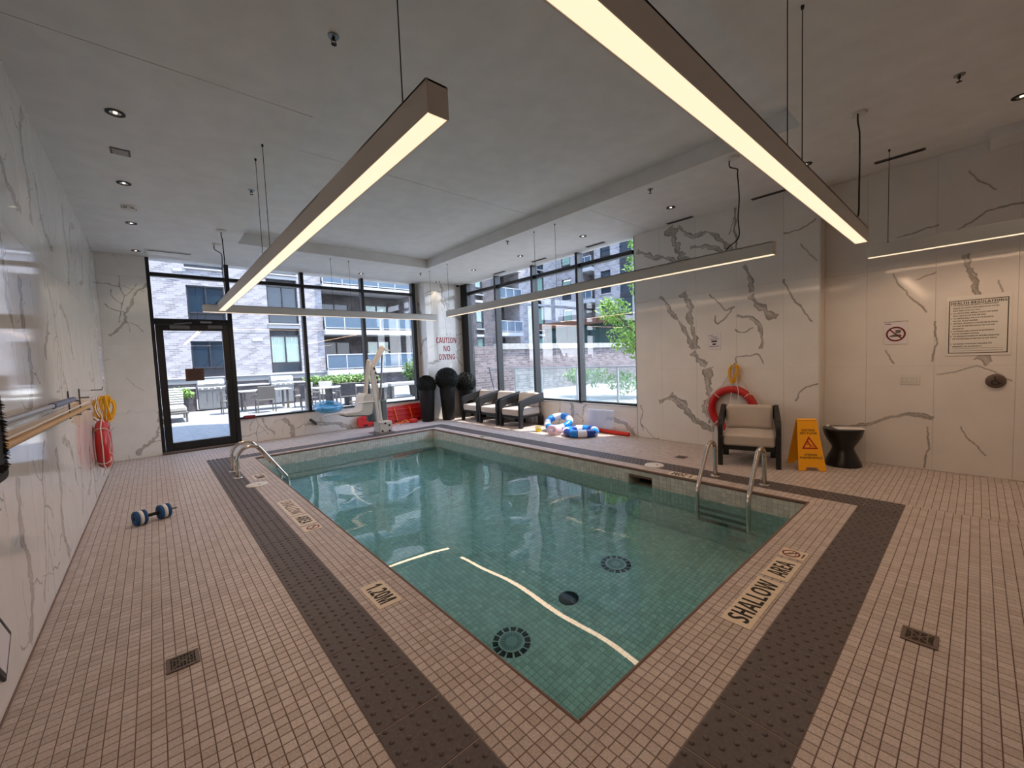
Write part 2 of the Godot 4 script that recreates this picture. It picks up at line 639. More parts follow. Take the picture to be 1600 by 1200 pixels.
func veins_from(list: Array, z0: float, s: float, h: float) -> Array:
	var out := []
	for v in list:
		var p := []
		for i in range(1, v.size(), 2):
			p.append(Vector2((v[i] - z0) * s, (h - v[i + 1]) * s))
		out.append([v[0] * s * 1.4, p])
	return out

func tiled_wall(root: Node3D, base: Transform3D, cols: Array, rows: Array, canvas: Material, c0: float, c1: float, pool: Array, sd: int) -> void:
	# cols, rows: joint positions along the wall and up it; base maps (along, up, out)
	var r := RandomNumberGenerator.new()
	r.seed = sd
	var g := 0.0007
	for i in cols.size() - 1:
		for j in rows.size() - 1:
			var u: float = cols[i + 1] - cols[i]
			var v: float = rows[j + 1] - rows[j]
			var ua := Vector2()
			var ub := Vector2()
			var m := canvas
			if canvas:
				ua = Vector2((cols[i] - c0) / (c1 - c0), (HC - rows[j + 1]) / HC)
				ub = Vector2((cols[i + 1] - c0) / (c1 - c0), (HC - rows[j]) / HC)
			else:
				m = pool[r.randi_range(0, pool.size() - 1)]
				ua = Vector2(0, 1.0 - minf(1.0, v / 1.2))
				ub = Vector2(minf(1.0, u / 0.6), 1)
				if r.randf() < 0.5: var t := ua.x; ua.x = ub.x; ub.x = t
				if r.randf() < 0.5: var t2 := ua.y; ua.y = ub.y; ub.y = t2
			place("panel", panel_quad(u - 2 * g, v - 2 * g, 0.012, ua, ub).mesh(), m, root, base * Transform3D(Basis(), Vector3(cols[i] + g, rows[j] + g, -0.012)))

func steps(a: float, b: float, s: float) -> Array:
	var out := [a]
	var x := a
	while x + s < b - 0.05:
		x += s
		out.append(x)
	out.append(b)
	return out

func build_shell() -> void:
	var A := [[0.063, -3.99, 3.32, -3.78, 3.18, -3.48, 3.09, -3.25, 2.98, -3.05, 2.98], [0.129, -3.4, 3.56, -3.31, 3.38, -3.25, 3.17, -3.18, 2.98], [0.050, -3.24, 3.54, -3.04, 3.34, -2.75, 3.31, -2.55, 3.12, -2.38, 2.96], [0.043, -3.05, 3.15, -2.79, 3.13, -2.55, 2.98, -2.38, 2.94], [0.020, -2.38, 3.58, -2.39, 3.31, -2.36, 3.11, -2.37, 2.96], [0.008, -2.47, 3.22, -2.42, 3.34, -2.39, 3.45], [0.011, -1.77, 3.06, -1.57, 3.06, -1.41, 3.16], [0.007, -1.57, 2.87, -1.48, 2.72, -1.39, 2.61], [0.047, -3.59, 2.45, -3.47, 2.35, -3.38, 2.16, -3.24, 1.98, -3.11, 1.75, -3.02, 1.55], [0.091, -3.19, 2.46, -3.09, 2.25, -3.06, 1.99, -3.0, 1.77, -2.98, 1.55], [0.011, -2.76, 2.38, -2.62, 2.22, -2.52, 2.12, -2.4, 2.15], [0.014, -2.4, 2.15, -2.64, 1.91, -2.68, 2.04], [0.048, -2.27, 2.72, -2.18, 2.53, -2.17, 2.33], [0.080, -2.17, 2.29, -2.08, 2.13, -1.96, 2.02, -1.84, 1.95], [0.034, -2.37, 2.0, -2.18, 1.97, -2.08, 1.88, -2.04, 1.7, -2.06, 1.51], [0.011, -2.39, 1.81, -2.28, 1.75, -2.15, 1.82], [0.013, -1.77, 2.44, -1.7, 2.24, -1.56, 2.03, -1.44, 1.84],
		[0.086, -3.03, 1.5, -2.85, 1.25], [0.117, -2.83, 1.23, -2.77, 0.94, -2.82, 0.61, -2.73, 0.39], [0.072, -3.4, 0.83, -3.2, 0.65, -3.02, 0.43, -2.82, 0.31, -2.71, 0.28], [0.011, -2.38, 1.31, -2.38, 1.39, -2.19, 1.41, -2.1, 1.44, -2.01, 1.3], [0.011, -1.63, 0.78, -1.55, 0.93, -1.38, 1.03], [0.056, -3.63, 0.67, -3.37, 0.72, -3.15, 0.5, -2.97, 0.37, -2.83, 0.3, -2.71, 0.27], [0.010, -3.99, 0.59, -3.96, 0.45, -4.0, 0.3, -3.95, 0.13], [0.006, -3.98, 0.24, -3.76, 0.03, -3.64, 0.02]]
	var B := [[0.011, -0.69, 2.35, -0.63, 2.2, -0.51, 2.01, -0.39, 1.86], [0.008, -0.49, 2.24, -0.4, 2.28, -0.33, 2.3], [0.040, -0.07, 2.29, -0.03, 2.15, -0.02, 1.99], [0.065, 0.0, 1.33, 0.09, 1.26], [0.005, 0.13, 2.13, 0.17, 2.0], [0.010, -0.33, 1.74, -0.32, 1.49, -0.35, 1.28], [0.011, -0.75, 1.43, -0.67, 1.26], [0.005, -0.31, 1.13, -0.14, 1.17, 0.0, 1.22, 0.11, 1.16, 0.25, 1.07], [0.012, -0.66, 2.77, -0.46, 2.8, -0.32, 2.83], [0.013, -0.18, 2.73, -0.05, 2.81, 0.1, 2.89, 0.28, 2.88], [0.045, -0.1, 2.45, -0.07, 2.25, 0.0, 2.0], [0.009, -0.1, 3.34, -0.01, 3.2, 0.1, 3.08], [0.032, -1.35, 0.39, -0.94, 0.48, -0.73, 0.58, -0.47, 0.66, -0.33, 0.62], [0.009, -0.11, 0.54, -0.06, 0.43, 0.08, 0.24], [0.012, -0.37, 0.51, -0.36, 0.29, -0.4, 0.02], [0.05, 0.5, 3.2, 0.7, 2.6, 0.65, 2.0, 0.9, 1.4]]
	var sc := 190.0
	var ma := marble(vein_image(int(2.7 * sc), int(HC * sc), veins_from(A, -4.06, sc, HC), 21), 0.10)
	var mb := marble(vein_image(int(2.96 * sc), int(HC * sc), veins_from(B, -1.36, sc, HC), 22), 0.10)
	var pool := []
	for k in 6:
		pool.append(marble(vein_image(180, 360, random_veins(180, 360, 40 + k), 60 + k), 0.07))
	var rows := [0.0, 1.23, 2.41, HC]
	# left wall
	var o := sroot("wall_left")
	obj("backing", span(XL - 0.22, XL - 0.012, 0, HC, ZB - 0.35, ZF + 0.2), M.plastic, o)
	tiled_wall(o, Transform3D(WL, Vector3(XL, 0, 0)), steps(-ZF, -ZB, 0.6), rows, null, 0, 1, pool, 3)
	obj("base_joint", span(XL, XL + 0.004, 0, 0.014, ZB, ZF), M.grout, o)
	# wall behind the camera
	o = sroot("wall_front")
	obj("backing", span(XL - 0.22, XR2 + 0.3, 0, HC, ZF + 0.012, ZF + 0.22), M.plastic, o)
	tiled_wall(o, Transform3D(Basis(Vector3(-1, 0, 0), Vector3.UP, Vector3(0, 0, -1)), Vector3(0, 0, ZF)), steps(-XR2, -XL, 0.6), rows, null, 0, 1, pool, 5)
	# right wall: marble part, recess
	o = sroot("wall_right")
	obj("backing", span(XR + 0.012, XR + 0.16, 0, HC, -4.06, -1.375), M.plastic, o)
	tiled_wall(o, Transform3D(WR, Vector3(XR, 0, 0)), [-4.06, -3.57, -2.97, -2.37, -1.77, -1.372], rows, ma, -4.06, -1.36, [], 1)
	obj("jamb", span(XR, XR + 0.3, 0, HC, -4.066, -4.055), M.alu, o)
	obj("backing", span(XR2 + 0.012, XR2 + 0.3, 0, HC, -1.36, ZF), M.plastic, o)
	obj("backing", span(XR + 0.012, XR2 + 0.3, 0, HC, -1.45, -1.374), M.plastic, o)
	obj("return_panel", span(XR, XR2 + 0.01, 0, HC, -1.3715, -1.36), mat(Color(0.84, 0.82, 0.79), 0.35), o)
	tiled_wall(o, Transform3D(WR, Vector3(XR2, 0, 0)), [-1.36, -0.93, -0.33, 0.27, 0.87, ZF], rows, mb, -1.36, ZF, [], 1)
	obj("bulkhead", span(XR - 0.12, XR2, 3.49, HC, 0.045, ZF), M.white, o)
	# low wall under window B
	obj("low_wall_backing", span(XR + 0.052, XR + 0.32, 0, 0.53, -9.5, -4.066), M.plastic, o)
	tiled_wall(o, Transform3D(WR, Vector3(XR + 0.04, 0, 0)), [-9.5, -8.97, -8.37, -7.77, -7.17, -6.57, -5.97, -5.37, -4.77, -4.066], [0.0, 0.53], null, 0, 1, pool, 12)
	obj("sill", span(XR + 0.03, XR + 0.17, 0.53, 0.55, -9.4, -4.066, 0.003), M.slab, o)
	# back wall: left of the door, low wall, corner column
	o = sroot("wall_back")
	obj("backing", span(XL - 0.2, 0.04, 0, HC, ZB - 0.35, ZB - 0.012), M.plastic, o)
	tiled_wall(o, Transform3D(Basis(), Vector3(0, 0, ZB)), [XL, 0.04], [0.0, 0.82, 2.02, 3.22, HC], null, 0, 1, pool, 17)
	obj("backing", span(1.275, 5.43, 0, 0.485, ZB - 0.30, ZB - 0.012), M.plastic, o)
	tiled_wall(o, Transform3D(Basis(), Vector3(0, 0, ZB)), [1.275, 1.87, 2.47, 3.67, 4.27, 5.43], [0.0, 0.485], null, 0, 1, pool, 14)
	obj("sill", span(1.275, 5.43, 0.485, 0.502, ZB - 0.15, ZB + 0.006, 0.003), M.slab, o)
	obj("column_backing", span(5.452, XR + 0.1, 0, HC, -10.15, -9.512), M.plastic, o)
	tiled_wall(o, Transform3D(Basis(), Vector3(0, 0, -9.5)), [5.44, 6.04, XR + 0.06], rows, null, 0, 1, pool, 33)
	tiled_wall(o, Transform3D(Basis(Vector3(0, 0, 1), Vector3.UP, Vector3(-1, 0, 0)), Vector3(5.44, 0, 0)), [-9.92, -9.5], rows, null, 0, 1, pool, 19)
	obj("end_strip", span(5.36, 5.45, 0, HC, -10.1, -9.91), M.plastic, o)
	# window A with the glazed door in it
	var f0 := -9.99
	var f1 := -9.87
	o = sroot("window_1")
	obj("jamb", span(0.04, 0.092, 0.0, HC, f0, f1, 0.004), M.frame, o)
	for xm in [1.24, 2.612, 3.952]:
		obj("mullion", span(xm - 0.036, xm + 0.036, 0.5 if xm > 2 else 0.0, HC, f0, ZB, 0.004), M.frame, o)
	obj("jamb", span(5.265, 5.36, 0.5, HC, f0, ZB, 0.004), M.frame, o)
	var xs := [0.092, 1.204, 1.276, 2.576, 2.648, 3.916, 3.988, 5.265]
	for i in 4:
		obj("transom", span(xs[i * 2], xs[i * 2 + 1], 3.265, 3.335, f0, f1, 0.004), M.frame, o)
		obj("pane", span(xs[i * 2], xs[i * 2 + 1], 3.33, HC, -9.955, -9.945), M.glass, o)
		if i > 0:
			obj("bottom_rail", span(xs[i * 2], xs[i * 2 + 1], 0.5, 0.535, f0, f1, 0.003), M.frame, o)
			obj("pane", span(xs[i * 2], xs[i * 2 + 1], 0.53, 3.27, -9.955, -9.945), M.glass, o)
	obj("pane", span(0.092, 1.204, 2.50, 3.27, -9.955, -9.945), M.glass, o)
	obj("door_head", span(0.092, 1.204, 2.40, 2.505, f0, f1, 0.004), M.frame, o)
	o = sroot("door_1")
	obj("stile", span(0.096, 0.205, 0.03, 2.395, f0 + 0.02, f1 + 0.01, 0.004), M.frame, o)
	obj("stile", span(1.092, 1.20, 0.03, 2.395, f0 + 0.02, f1 + 0.01, 0.004), M.frame, o)
	obj("top_rail", span(0.205, 1.092, 2.285, 2.395, f0 + 0.02, f1 + 0.01, 0.004), M.frame, o)
	obj("bottom_rail", span(0.205, 1.092, 0.03, 0.19, f0 + 0.02, f1 + 0.01, 0.004), M.frame, o)
	obj("pane", span(0.205, 1.092, 0.19, 2.285, -9.945, -9.935), M.glass, o)
	var h := MB.new()
	h.tube(smooth([Vector3(1.12, 0.82, f1 + 0.01), Vector3(1.10, 0.84, f1 + 0.07), Vector3(1.09, 1.05, f1 + 0.08), Vector3(1.10, 1.28, f1 + 0.07), Vector3(1.12, 1.30, f1 + 0.01)], 4), 0.011)
	obj("door_handle", h, M.frame, o)
	obj("closer_body", span(0.30, 0.59, 2.31, 2.375, f1 + 0.01, f1 + 0.06, 0.006), M.vent, o)
	var ar := MB.new()
	ar.tube([Vector3(0.36, 2.395, f1 + 0.05), Vector3(0.63, 2.43, f1 + 0.03)], 0.009, 6)
	obj("closer_arm", ar, M.steel, o)
	obj("latch_plate", span(0.87, 1.10, 2.325, 2.39, f1 + 0.01, f1 + 0.03, 0.004), M.vent, o)
	obj("head_plate", span(0.76, 0.94, 2.43, 2.465, f1, f1 + 0.012, 0.003), M.alu, o)
	obj("threshold", span(0.04, 1.275, 0.0, 0.045, -10.05, -9.79, 0.01), M.drain, o)
	# window B
	o = sroot("window_2")
	for zm in [-8.0, -6.68, -5.38]:
		obj("mullion", span(XR - 0.005, XR + 0.17, 0.55, HC, zm - 0.03, zm + 0.03, 0.004), M.frame, o)
	obj("jamb", span(XR - 0.005, XR + 0.17, 0.55, HC, -9.5, -9.19, 0.004), M.frame, o)
	obj("jamb", span(XR + 0.09, XR + 0.17, 0.55, HC, -4.13, -4.07, 0.004), M.frame, o)
	var zs := [-9.19, -8.03, -7.97, -6.71, -6.65, -5.41, -5.35, -4.13]
	for i in 4:
		obj("transom", span(XR + 0.05, XR + 0.17, 3.30, 3.375, zs[i * 2], zs[i * 2 + 1], 0.004), M.frame, o)
		obj("bottom_rail", span(XR + 0.06, XR + 0.17, 0.55, 0.585, zs[i * 2], zs[i * 2 + 1], 0.003), M.frame, o)
		obj("pane", span(XR + 0.125, XR + 0.135, 0.58, 3.305, zs[i * 2], zs[i * 2 + 1]), M.glass, o)
		obj("pane", span(XR + 0.125, XR + 0.135, 3.37, HC, zs[i * 2], zs[i * 2 + 1]), M.glass, o)

# ---------------------------------------------------------------- floor
func tile_mesh(chamfer: float, thick: float) -> MB:
	# unit tile in x and z, top at y = 0
	var b := MB.new()
	var o := 0.5
	var i := 0.5 - chamfer
	var P := [Vector3(-i, 0, -i), Vector3(i, 0, -i), Vector3(i, 0, i), Vector3(-i, 0, i)]
	var Q := [Vector3(-o, -thick * 0.3, -o), Vector3(o, -thick * 0.3, -o), Vector3(o, -thick * 0.3, o), Vector3(-o, -thick * 0.3, o)]
	var R := [Vector3(-o, -thick, -o), Vector3(o, -thick, -o), Vector3(o, -thick, o), Vector3(-o, -thick, o)]
	b.quad(P[0], P[1], P[2], P[3], Vector3.UP)
	var out := [Vector3(0, 0, -1), Vector3(1, 0, 0), Vector3(0, 0, 1), Vector3(-1, 0, 0)]
	for k in 4:
		var l := (k + 1) % 4
		b.quad(P[k], P[l], Q[l], Q[k], out[k] + Vector3.UP)
		b.quad(Q[k], Q[l], R[l], R[k], out[k])
	return b

func grid_cells(x0: float, x1: float, z0: float, z1: float, pitch: float, out: Array) -> void:
	var nx := maxi(1, roundi((x1 - x0) / pitch))
	var nz := maxi(1, roundi((z1 - z0) / pitch))
	var sx := (x1 - x0) / nx
	var sz := (z1 - z0) / nz
	for i in nx:
		for j in nz:
			out.append([x0 + (i + 0.5) * sx, z0 + (j + 0.5) * sz, sx, sz])

func in_view(p: Vector3, cam: Transform3D) -> bool:
	var q := cam.affine_inverse() * p
	if q.z > -0.05: return false
	return absf(q.x / -q.z) < 1.25 and absf(q.y / -q.z) < 0.935

func multi(called: String, mesh: Mesh, m: Material, xfs: Array, cols: Array, parent: Node3D) -> MultiMeshInstance3D:
	var mm := MultiMesh.new()
	mm.transform_format = MultiMesh.TRANSFORM_3D
	mm.use_colors = cols.size() > 0
	mm.mesh = mesh
	mm.instance_count = xfs.size()
	for i in xfs.size():
		mm.set_instance_transform(i, xfs[i])
		if cols.size() > 0: mm.set_instance_color(i, cols[i])
	var o := MultiMeshInstance3D.new()
	o.multimesh = mm
	o.material_override = m
	o.name = numbered(called) if parent == null else called
	(self if parent == null else parent).add_child(o, true)
	o.set_meta("kind", "stuff")
	return o

func build_floor() -> void:
	var o := sroot("floor")
	for r in [[XL - 0.2, PL - 0.01, ZB - 0.3, ZF + 0.2], [PR + 0.01, XR2 + 0.3, -9.9, ZF + 0.2], [PL - 0.01, PR + 0.01, PN + 0.01, ZF + 0.2], [PL - 0.01, PR + 0.01, ZB - 0.3, PF - 0.01]]:
		obj("screed", span(r[0], r[1], -0.12, -0.004, r[2], r[3]), M.grout, o)
	var cells := []
	grid_cells(XL, 0.58, ZB, ZF, 0.05, cells)
	grid_cells(5.18, XR, ZB, ZF, 0.05, cells)
	grid_cells(XR, XR2, -1.36, ZF, 0.05, cells)
	grid_cells(XR, XR + 0.04, -9.5, -4.066, 0.05, cells)
	grid_cells(0.58, 5.18, -0.415, ZF, 0.05, cells)
	grid_cells(0.58, 5.18, ZB, -8.55, 0.05, cells)
	grid_cells(0.88, PL - 0.016, -8.25, -0.715, 0.05, cells)
	grid_cells(PR + 0.016, 4.88, -8.25, -0.715, 0.05, cells)
	grid_cells(PL - 0.016, PR + 0.016, PN + 0.016, -0.715, 0.05, cells)
	grid_cells(PL - 0.016, PR + 0.016, -8.25, PF - 0.016, 0.05, cells)
	var cam: Transform3D = (get_node("camera") as Camera3D).transform
	var near := []
	for i in cells.size():
		var p := Vector3(cells[i][0], 0, cells[i][1])
		if in_view(p, cam): near.append([p.distance_to(cam.origin), i])
	near.sort_custom(func(a, b): return a[0] < b[0])
	var single := {}
	for k in mini(300, near.size()): single[near[k][1]] = true
	var tm := tile_mesh(0.035, 0.006).mesh()
	var xfs := []
	var cols := []
	var shades := [Color(0.82, 0.765, 0.735), Color(0.795, 0.74, 0.705), Color(0.84, 0.79, 0.76), Color(0.77, 0.715, 0.68), Color(0.805, 0.755, 0.725)]
	for i in cells.size():
		var c: Array = cells[i]
		var xf := Transform3D(Basis.from_scale(Vector3(c[2] - 0.0032, 1, c[3] - 0.0032)), Vector3(c[0], rng.randf_range(-0.0004, 0.0), c[1]))
		var k := rng.randi_range(0, 4)
		if single.has(i):
			place("tile", tm, M["tile%d" % k], o, xf)
		else:
			xfs.append(xf)
			cols.append((shades[k] as Color).srgb_to_linear())
	multi("tile_field", tm, M.tile, xfs, cols, o)
	# studded warning tiles
	var st := tile_mesh(0.006, 0.007)
	for i in 5:
		for j in 5:
			var q := Vector3(-0.4 + 0.2 * i, 0, -0.4 + 0.2 * j + (0.05 if i % 2 else -0.05))
			st.lathe([Vector2(0.040, 0), Vector2(0.034, 0.0035), Vector2(0.018, 0.0050), Vector2(0.0, 0.0053)], 8, Transform3D(Basis(), q))
	var sm := st.mesh()
	var strips := []
	var seam := -1.884 - 0.3 * floorf((8.55 - 1.884) / 0.3)
	var a := -8.55
	var cuts := [a]
	if seam - a > 0.04: cuts.append(seam)
	while cuts[-1] + 0.3 < -0.44: cuts.append(cuts[-1] + 0.3 if cuts.size() > 1 or seam - a <= 0.04 else seam)
	cuts.append(-0.415)
	for i in cuts.size() - 1:
		strips.append([0.58, 0.88, cuts[i], cuts[i + 1]])
		strips.append([4.88, 5.18, cuts[i], cuts[i + 1]])
	var xc := [0.88]
	var x := 2.025 - 0.3 * 3.0
	while x < 4.85:
		if x > 0.92: xc.append(x)
		x += 0.3
	xc.append(4.88)
	for i in xc.size() - 1:
		strips.append([xc[i], xc[i + 1], -0.715, -0.415])
		strips.append([xc[i], xc[i + 1], -8.55, -8.25])
	var jm := MB.new()
	jm.box(Vector3((0.58 + 5.18) / 2, -0.0025, -0.565), Vector3(4.6, 0.003, 0.3))
	jm.box(Vector3((0.58 + 5.18) / 2, -0.0025, -8.4), Vector3(4.6, 0.003, 0.3))
	jm.box(Vector3(0.73, -0.0025, -4.48), Vector3(0.3, 0.003, 7.54))
	jm.box(Vector3(5.03, -0.0025, -4.48), Vector3(0.3, 0.003, 7.54))
	obj("strip_joints", jm, mat(Color(0.62, 0.56, 0.52), 0.9), o)
	for s in strips:
		place("tactile_tile", sm, M.strip, o, Transform3D(Basis.from_scale(Vector3(s[1] - s[0] - 0.003, 1, s[3] - s[2] - 0.003)), Vector3((s[0] + s[1]) / 2, 0.001, (s[2] + s[3]) / 2)))

# ---------------------------------------------------------------- pool
func build_pool() -> void:
	var o := sroot("pool_basin")
	var g := 0.005
	obj("shell_wall", span(PL - 0.3, PL - g, BED - 0.2, -0.03, PF - 0.3, PN + 0.3), M.poolgrout, o)
	obj("shell_wall", span(PL - g, PR + g, BED - 0.2, -0.03, PN + g, PN + 0.3), M.poolgrout, o)
	obj("shell_wall", span(PL - g, PR + g, BED - 0.2, -0.03, PF - 0.3, PF - g), M.poolgrout, o)
	var z0 := -3.06
	var z1 := -2.72
	obj("shell_wall", span(PR + g, PR + 0.3, BED - 0.2, -0.03, PF - 0.3, z0), M.poolgrout, o)
	obj("shell_wall", span(PR + g, PR + 0.3, BED - 0.2, -0.03, z1, PN + 0.3), M.poolgrout, o)
	obj("shell_wall", span(PR + g, PR + 0.3, BED - 0.2, -0.26, z0, z1), M.poolgrout, o)
	obj("shell_wall", span(PR + g, PR + 0.3, -0.09, -0.03, z0, z1), M.poolgrout, o)
	obj("skimmer_throat", span(PR + 0.28, PR + 0.3, -0.26, -0.09, z0, z1), M.matte_black, o)
	obj("bed", span(PL - 0.3, PR + 0.3, BED - 0.2, BED - g, PF - 0.3, PN + 0.3), M.poolgrout, o)
	# coping edge
	var e := 0.016
	obj("coping", span(PL - e, PL + 0.004, -0.034, 0.0, PF - e, PN + e, 0.007), M.bullnose, o)
	obj("coping", span(PR - 0.004, PR + e, -0.034, 0.0, PF - e, PN + e, 0.007), M.bullnose, o)
	obj("coping", span(PL + 0.004, PR - 0.004, -0.034, 0.0, PN - 0.004, PN + e, 0.007), M.bullnose, o)
	obj("coping", span(PL + 0.004, PR - 0.004, -0.034, 0.0, PF - e, PF + 0.004, 0.007), M.bullnose, o)
	# mosaic lining
	var tm := tile_mesh(0.04, 0.005).mesh()
	var xfs := []
	var cols := []
	var cells := []
	grid_cells(PL, PR, PF, PN, 0.05, cells)
	for c in cells:
		xfs.append(Transform3D(Basis.from_scale(Vector3(c[2] - 0.002, 1, c[3] - 0.002)), Vector3(c[0], BED, c[1])))
	for side in 4:
		cells = []
		var along: float = (PN - PF) if side < 2 else (PR - PL)
		grid_cells(0, along, BED, -0.034, 0.05, cells)
		for c in cells:
			var s := Vector3(c[2] - 0.002, 1, c[3] - 0.002)
			var b: Basis
			var p: Vector3
			if side == 0: b = Basis(Vector3(0, 0, 1), Vector3(1, 0, 0), Vector3(0, 1, 0)); p = Vector3(PL, c[1], PF + c[0])
			elif side == 1: b = Basis(Vector3(0, 0, -1), Vector3(-1, 0, 0), Vector3(0, 1, 0)); p = Vector3(PR, c[1], PN - c[0])
			elif side == 2: b = Basis(Vector3(-1, 0, 0), Vector3(0, 0, 1), Vector3(0, 1, 0)); p = Vector3(PR - c[0], c[1], PF)
			else: b = Basis(Vector3(1, 0, 0), Vector3(0, 0, -1), Vector3(0, 1, 0)); p = Vector3(PL + c[0], c[1], PN)
			if side == 1 and p.z > z0 and p.z < z1 and p.y > -0.26 and p.y < -0.09: continue
			xfs.append(Transform3D(b * Basis.from_scale(s), p))
	for i in xfs.size():
		var k := rng.randf_range(0.93, 1.05)
		cols.append(Color(0.89 * k, 0.89 * k, 0.85 * k).srgb_to_linear())
	multi("mosaic", tm, M.pooltile, xfs, cols, o)
	# water surface with low ripples
	var b := MB.new()
	var nx := 130
	var nz := 260
	var w := FastNoiseLite.new()
	w.seed = 12
	w.frequency = 0.9
	w.fractal_octaves = 2
	w.fractal_gain = 0.22
	var hgt := func(x: float, z: float) -> float: return WATER + 0.0042 * w.get_noise_2d(x, z * 0.8)
	var P := []
	var N := []
	for i in nx + 1:
		for j in nz + 1:
			var x := lerpf(PL - 0.008, PR + 0.008, float(i) / nx)
			var zz := lerpf(PF - 0.008, PN + 0.008, float(j) / nz)
			var h: float = hgt.call(x, zz)
			P.append(Vector3(x, h, zz))
			N.append(Vector3((h - hgt.call(x + 0.02, zz)) / 0.02, 1, (h - hgt.call(x, zz + 0.02)) / 0.02).normalized())
	for i in nx:
		for j in nz:
			var q := i * (nz + 1) + j
			b.tri(P[q], P[q + nz + 1], P[q + nz + 2], N[q], N[q + nz + 1], N[q + nz + 2])
			b.tri(P[q], P[q + nz + 2], P[q + 1], N[q], N[q + nz + 2], N[q + 1])
	tag(obj("pool_water", b, M.water), "clear teal water filling the rectangular indoor pool", "water", "", "stuff")
	# drains in the bed
	for d in [[3.597, -2.529, 0.15, "round main drain ringed with dark tiles, under the water nearer the chrome ladder"], [2.086, -2.517, 0.15, "round main drain ringed with dark tiles, under the water nearer the left depth marker"]]:
		var t := thing("pool_drain", d[3], "drain", Vector3(d[0], BED, d[1]), 0.3, "ringed drains in the pool floor")
		obj("grate", disc(0.10, 0.012), mat(Color(0.62, 0.66, 0.64), 0.5), t)
		obj("rim", ring_mesh(0.10, 0.108, 0.014), M.foamwhite, t)
		var slots := MB.new()
		for k in 24:
			var a := TAU * k / 24
			slots.box(Vector3(cos(a) * 0.07, 0.0125, sin(a) * 0.07), Vector3(0.035, 0.002, 0.005), Basis(Vector3.UP, -a))
		obj("slots", slots, M.darkpanel, t).set_meta("kind", "stuff")
		for k in 14:
			var a := TAU * k / 14
			var tr := PackedVector2Array([Vector2(0.112, -0.018), Vector2(0.158, -0.026), Vector2(0.158, 0.026), Vector2(0.112, 0.018)])
			var pm := MB.new()
			pm.prism(tr, 0.006, Transform3D(Basis(Vector3.RIGHT, -PI / 2), Vector3(0, 0.004, 0)))
			obj("dark_tile", pm, M.matte_black, t, Transform3D(Basis(Vector3.UP, a), Vector3.ZERO))
	var t2 := thing("pool_outlet", "small plain dark round outlet midway between the two ringed drains", "drain", Vector3(2.829, BED, -2.528))
	obj("cover", disc(0.085, 0.012), M.darkpanel, t2)
	obj("rim", ring_mesh(0.085, 0.095, 0.010), M.matte_black, t2)

# ---------------------------------------------------------------- ceiling
func build_ceiling() -> void:
	var o := sroot("ceiling")
	var x0 := XL - 0.2
	var x1 := XR2 + 0.3
	var z0 := ZB - 0.3
	var z1 := ZF + 0.2
	var tx0 := 1.21
	var tx1 := 4.76
	var tz0 := -8.12
	var tz1 := -1.14
	var j := -3.72
	var g := 0.003
	var t := HC + 0.12
	var e := 0.05
	for r in [[x0, tx0 - e, z0, j - g], [x0, tx0 - e, j + g, z1], [tx1 + e, XR + 0.17, z0, j - g], [tx1 + e, XR + 0.17, j + g, -1.40], [tx1 + e, x1, -1.40, z1], [tx0 - e, tx1 + e, z0, tz0 - e], [tx0 - e, tx1 + e, tz1 + e, z1]]:
		obj("ceiling_board", span(r[0], r[1], HC, t, r[2], r[3]), M.white, o)
	for r in [[tx0 - 0.05, tx0, tz0, tz1], [tx1, tx1 + 0.05, tz0, tz1], [tx0 - 0.05, tx1 + 0.05, tz0 - 0.05, tz0], [tx0 - 0.05, tx1 + 0.05, tz1, tz1 + 0.05]]:
		obj("tray_side", span(r[0], r[1], HC, HC + 0.3, r[2], r[3]), M.white, o)
	obj("tray_board", span(tx0 - 0.02, tx1 + 0.02, HC + 0.19, HC + 0.3, tz0 - 0.02, -4.753), M.white, o)
	obj("tray_board", span(tx0 - 0.02, tx1 + 0.02, HC + 0.19, HC + 0.3, -4.747, tz1 + 0.02), M.white, o)
	obj("joint_backing", span(x0, tx0 - 0.05, t, t + 0.05, j - 0.1, j + 0.1), M.black, o)
	obj("joint_backing", span(tx1 + 0.05, x1, t, t + 0.05, j - 0.1, j + 0.1), M.black, o)
	obj("joint_backing", span(tx0, tx1, HC + 0.3, HC + 0.33, -4.85, -4.65), M.black, o)
	# storeys above, which shade the terrace
	struct("building_above", span(-14.0, XR + 0.18, HC + 0.34, 19.0, ZB - 0.32, 6.0), M.darkbrick)

